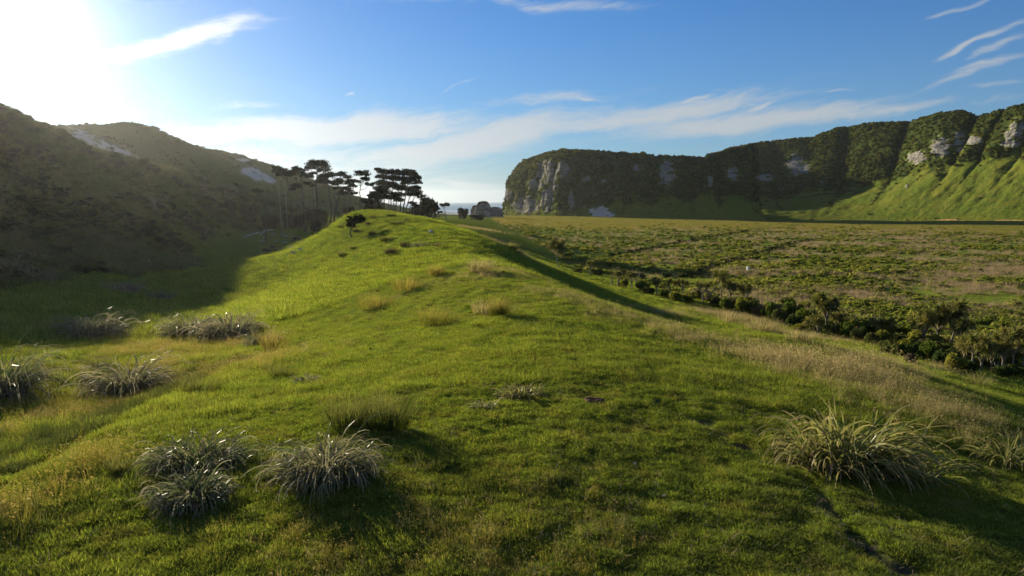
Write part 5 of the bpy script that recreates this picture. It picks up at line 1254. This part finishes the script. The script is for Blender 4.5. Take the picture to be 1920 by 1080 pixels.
BL = [(1120,516,26,10,1),(1085,513,22,9,1),(1168,541,24,14,0),(1205,548,30,14,0),(1218,552,24,12,1),(1245,560,26,14,0),(1270,566,26,14,0),(1293,570,28,16,0),(1305,560,24,14,1),(1340,576,30,18,1),(1362,582,30,18,0),(1385,588,34,22,0),(1408,590,34,22,1),
      (1420,594,30,20,2),(1440,600,34,24,0),(1455,588,26,16,2),(1462,608,30,22,1),(1480,600,34,26,0),(1490,616,34,22,1),(1505,608,30,22,0),(1520,622,30,18,1),(1512,596,26,14,2),(1560,632,34,20,1),(1585,634,34,22,0),(1600,628,32,22,0),(1612,640,34,22,1),(1590,612,28,14,2),
      (1628,636,34,24,0),(1640,648,34,20,1),(1655,650,30,24,0),(1668,640,34,28,0),(1685,652,34,24,1),(1672,668,36,22,1),(1694,640,30,22,0),(1700,672,36,24,1),(1712,655,34,26,0),(1722,672,36,26,1),(1735,664,34,24,1),(1708,682,34,20,2),(1745,682,40,30,0),(1762,672,34,26,1),
      (1775,668,44,20,0),(1770,690,44,28,1),(1795,684,40,22,2),(1788,700,46,28,0),(1812,702,44,24,1),(1830,680,34,26,1),(1850,688,40,30,1),(1866,690,44,34,0),(1890,690,44,40,1),(1908,686,40,44,0),(1880,708,40,20,1),(1904,712,44,24,1),(1842,660,40,20,2),(1815,648,36,20,1),(1872,668,40,26,1),(1900,660,44,30,0),
      (1140,500,20,8,1),(1165,515,26,9,1),(1200,522,30,10,2),(1250,520,24,8,1),(1500,640,30,14,2),(1540,600,26,14,2)]
r2_ = random.Random(3)
BL = BL + [(px + r2_.uniform(-16, 16), py - r2_.uniform(5, 16), w_ * 1.1, h_ * r2_.uniform(.6, 1.0), r2_.choice((0, 0, 1, 2))) for px, py, w_, h_, t_ in BL if px > 1330 and py > 570]
kinds = [('light green', SWL), ('dark green', SWD), ('brown-green', BRN)]
USED = set()
for k, (px, py, w_, h_, t_) in enumerate(BL):
    x, y, z = at(px, py, 30); s_ = y / FPX; ms = kinds[t_][1]
    if k and k < len(BL): near = min((q for q in CAB), key=lambda q: abs(q[0] - px) + abs(q[1] - py))
    else: near = CAB[1]
    side = 'right of' if px >= near[0] + 6 else ('left of' if px <= near[0] - 6 else ('in front of' if py >= near[1] else 'behind'))
    far_ = 'low' if h_ < 15 else ('tall' if h_ > 25 else 'rounded')
    lab_ = '%s %s shrub %s the %s' % (far_, kinds[t_][0], side, ' '.join(near[4].split()[:8]))
    base_ = lab_
    for alt in ('nearer ', 'smaller ', 'wider ', 'farther ', 'paler ', 'denser ', 'ragged ', 'squat ', 'narrow ', 'uneven '):
        if lab_ in USED: lab_ = alt + base_
    USED.add(lab_)
    o = obj('swamp_shrub', ms[k % len(ms)], loc=(x, y, z - .1), rz=k * 2.1, label=lab_, cat='shrub', group='shrubs along the swamp edge')
    o.scale = (w_ * s_ / 1.75, w_ * s_ / 1.9, h_ * s_ / .82)
# rusty tussocks that stand out on the near part of the plain
for k, (px, py, w_, lb) in enumerate([(1826, 575, 22, 'wide rusty tussock behind the dense cabbage tree group'), (1884, 583, 20, 'rusty tussock further right on the plain'), (1897, 598, 20, 'left one of two touching rusty tussocks by the right edge'), (1912, 600, 20, 'right one of two touching rusty tussocks by the right edge'),
        (1862, 592, 24, 'low brown tussock between the wide one and the touching pair'), (1655, 522, 14, 'single buff tussock in the long shadow on the plain'), (1727, 527, 12, 'reddish tussock right of the single buff one'), (1436, 506, 10, 'round buff tussock right of the white box'), (1474, 507, 16, 'wider buff tussock right of the round one'),
        (1890, 548, 16, 'buff tussock high on the plain near the right edge'), (1770, 560, 10, 'small buff tussock left of the wide rusty one')]):
    x, y, z = at(px, py, 40); s_ = y / FPX; o = obj('rush_tussock', RUSH[k % 4], loc=(x, y, z - .05), rz=k, label=lb, cat='tussock', group='rusty tussocks on the near plain')
    o.scale = (w_ * s_ / 1.15, w_ * s_ / 1.3, w_ * s_ / 1.05)
print('trees done')
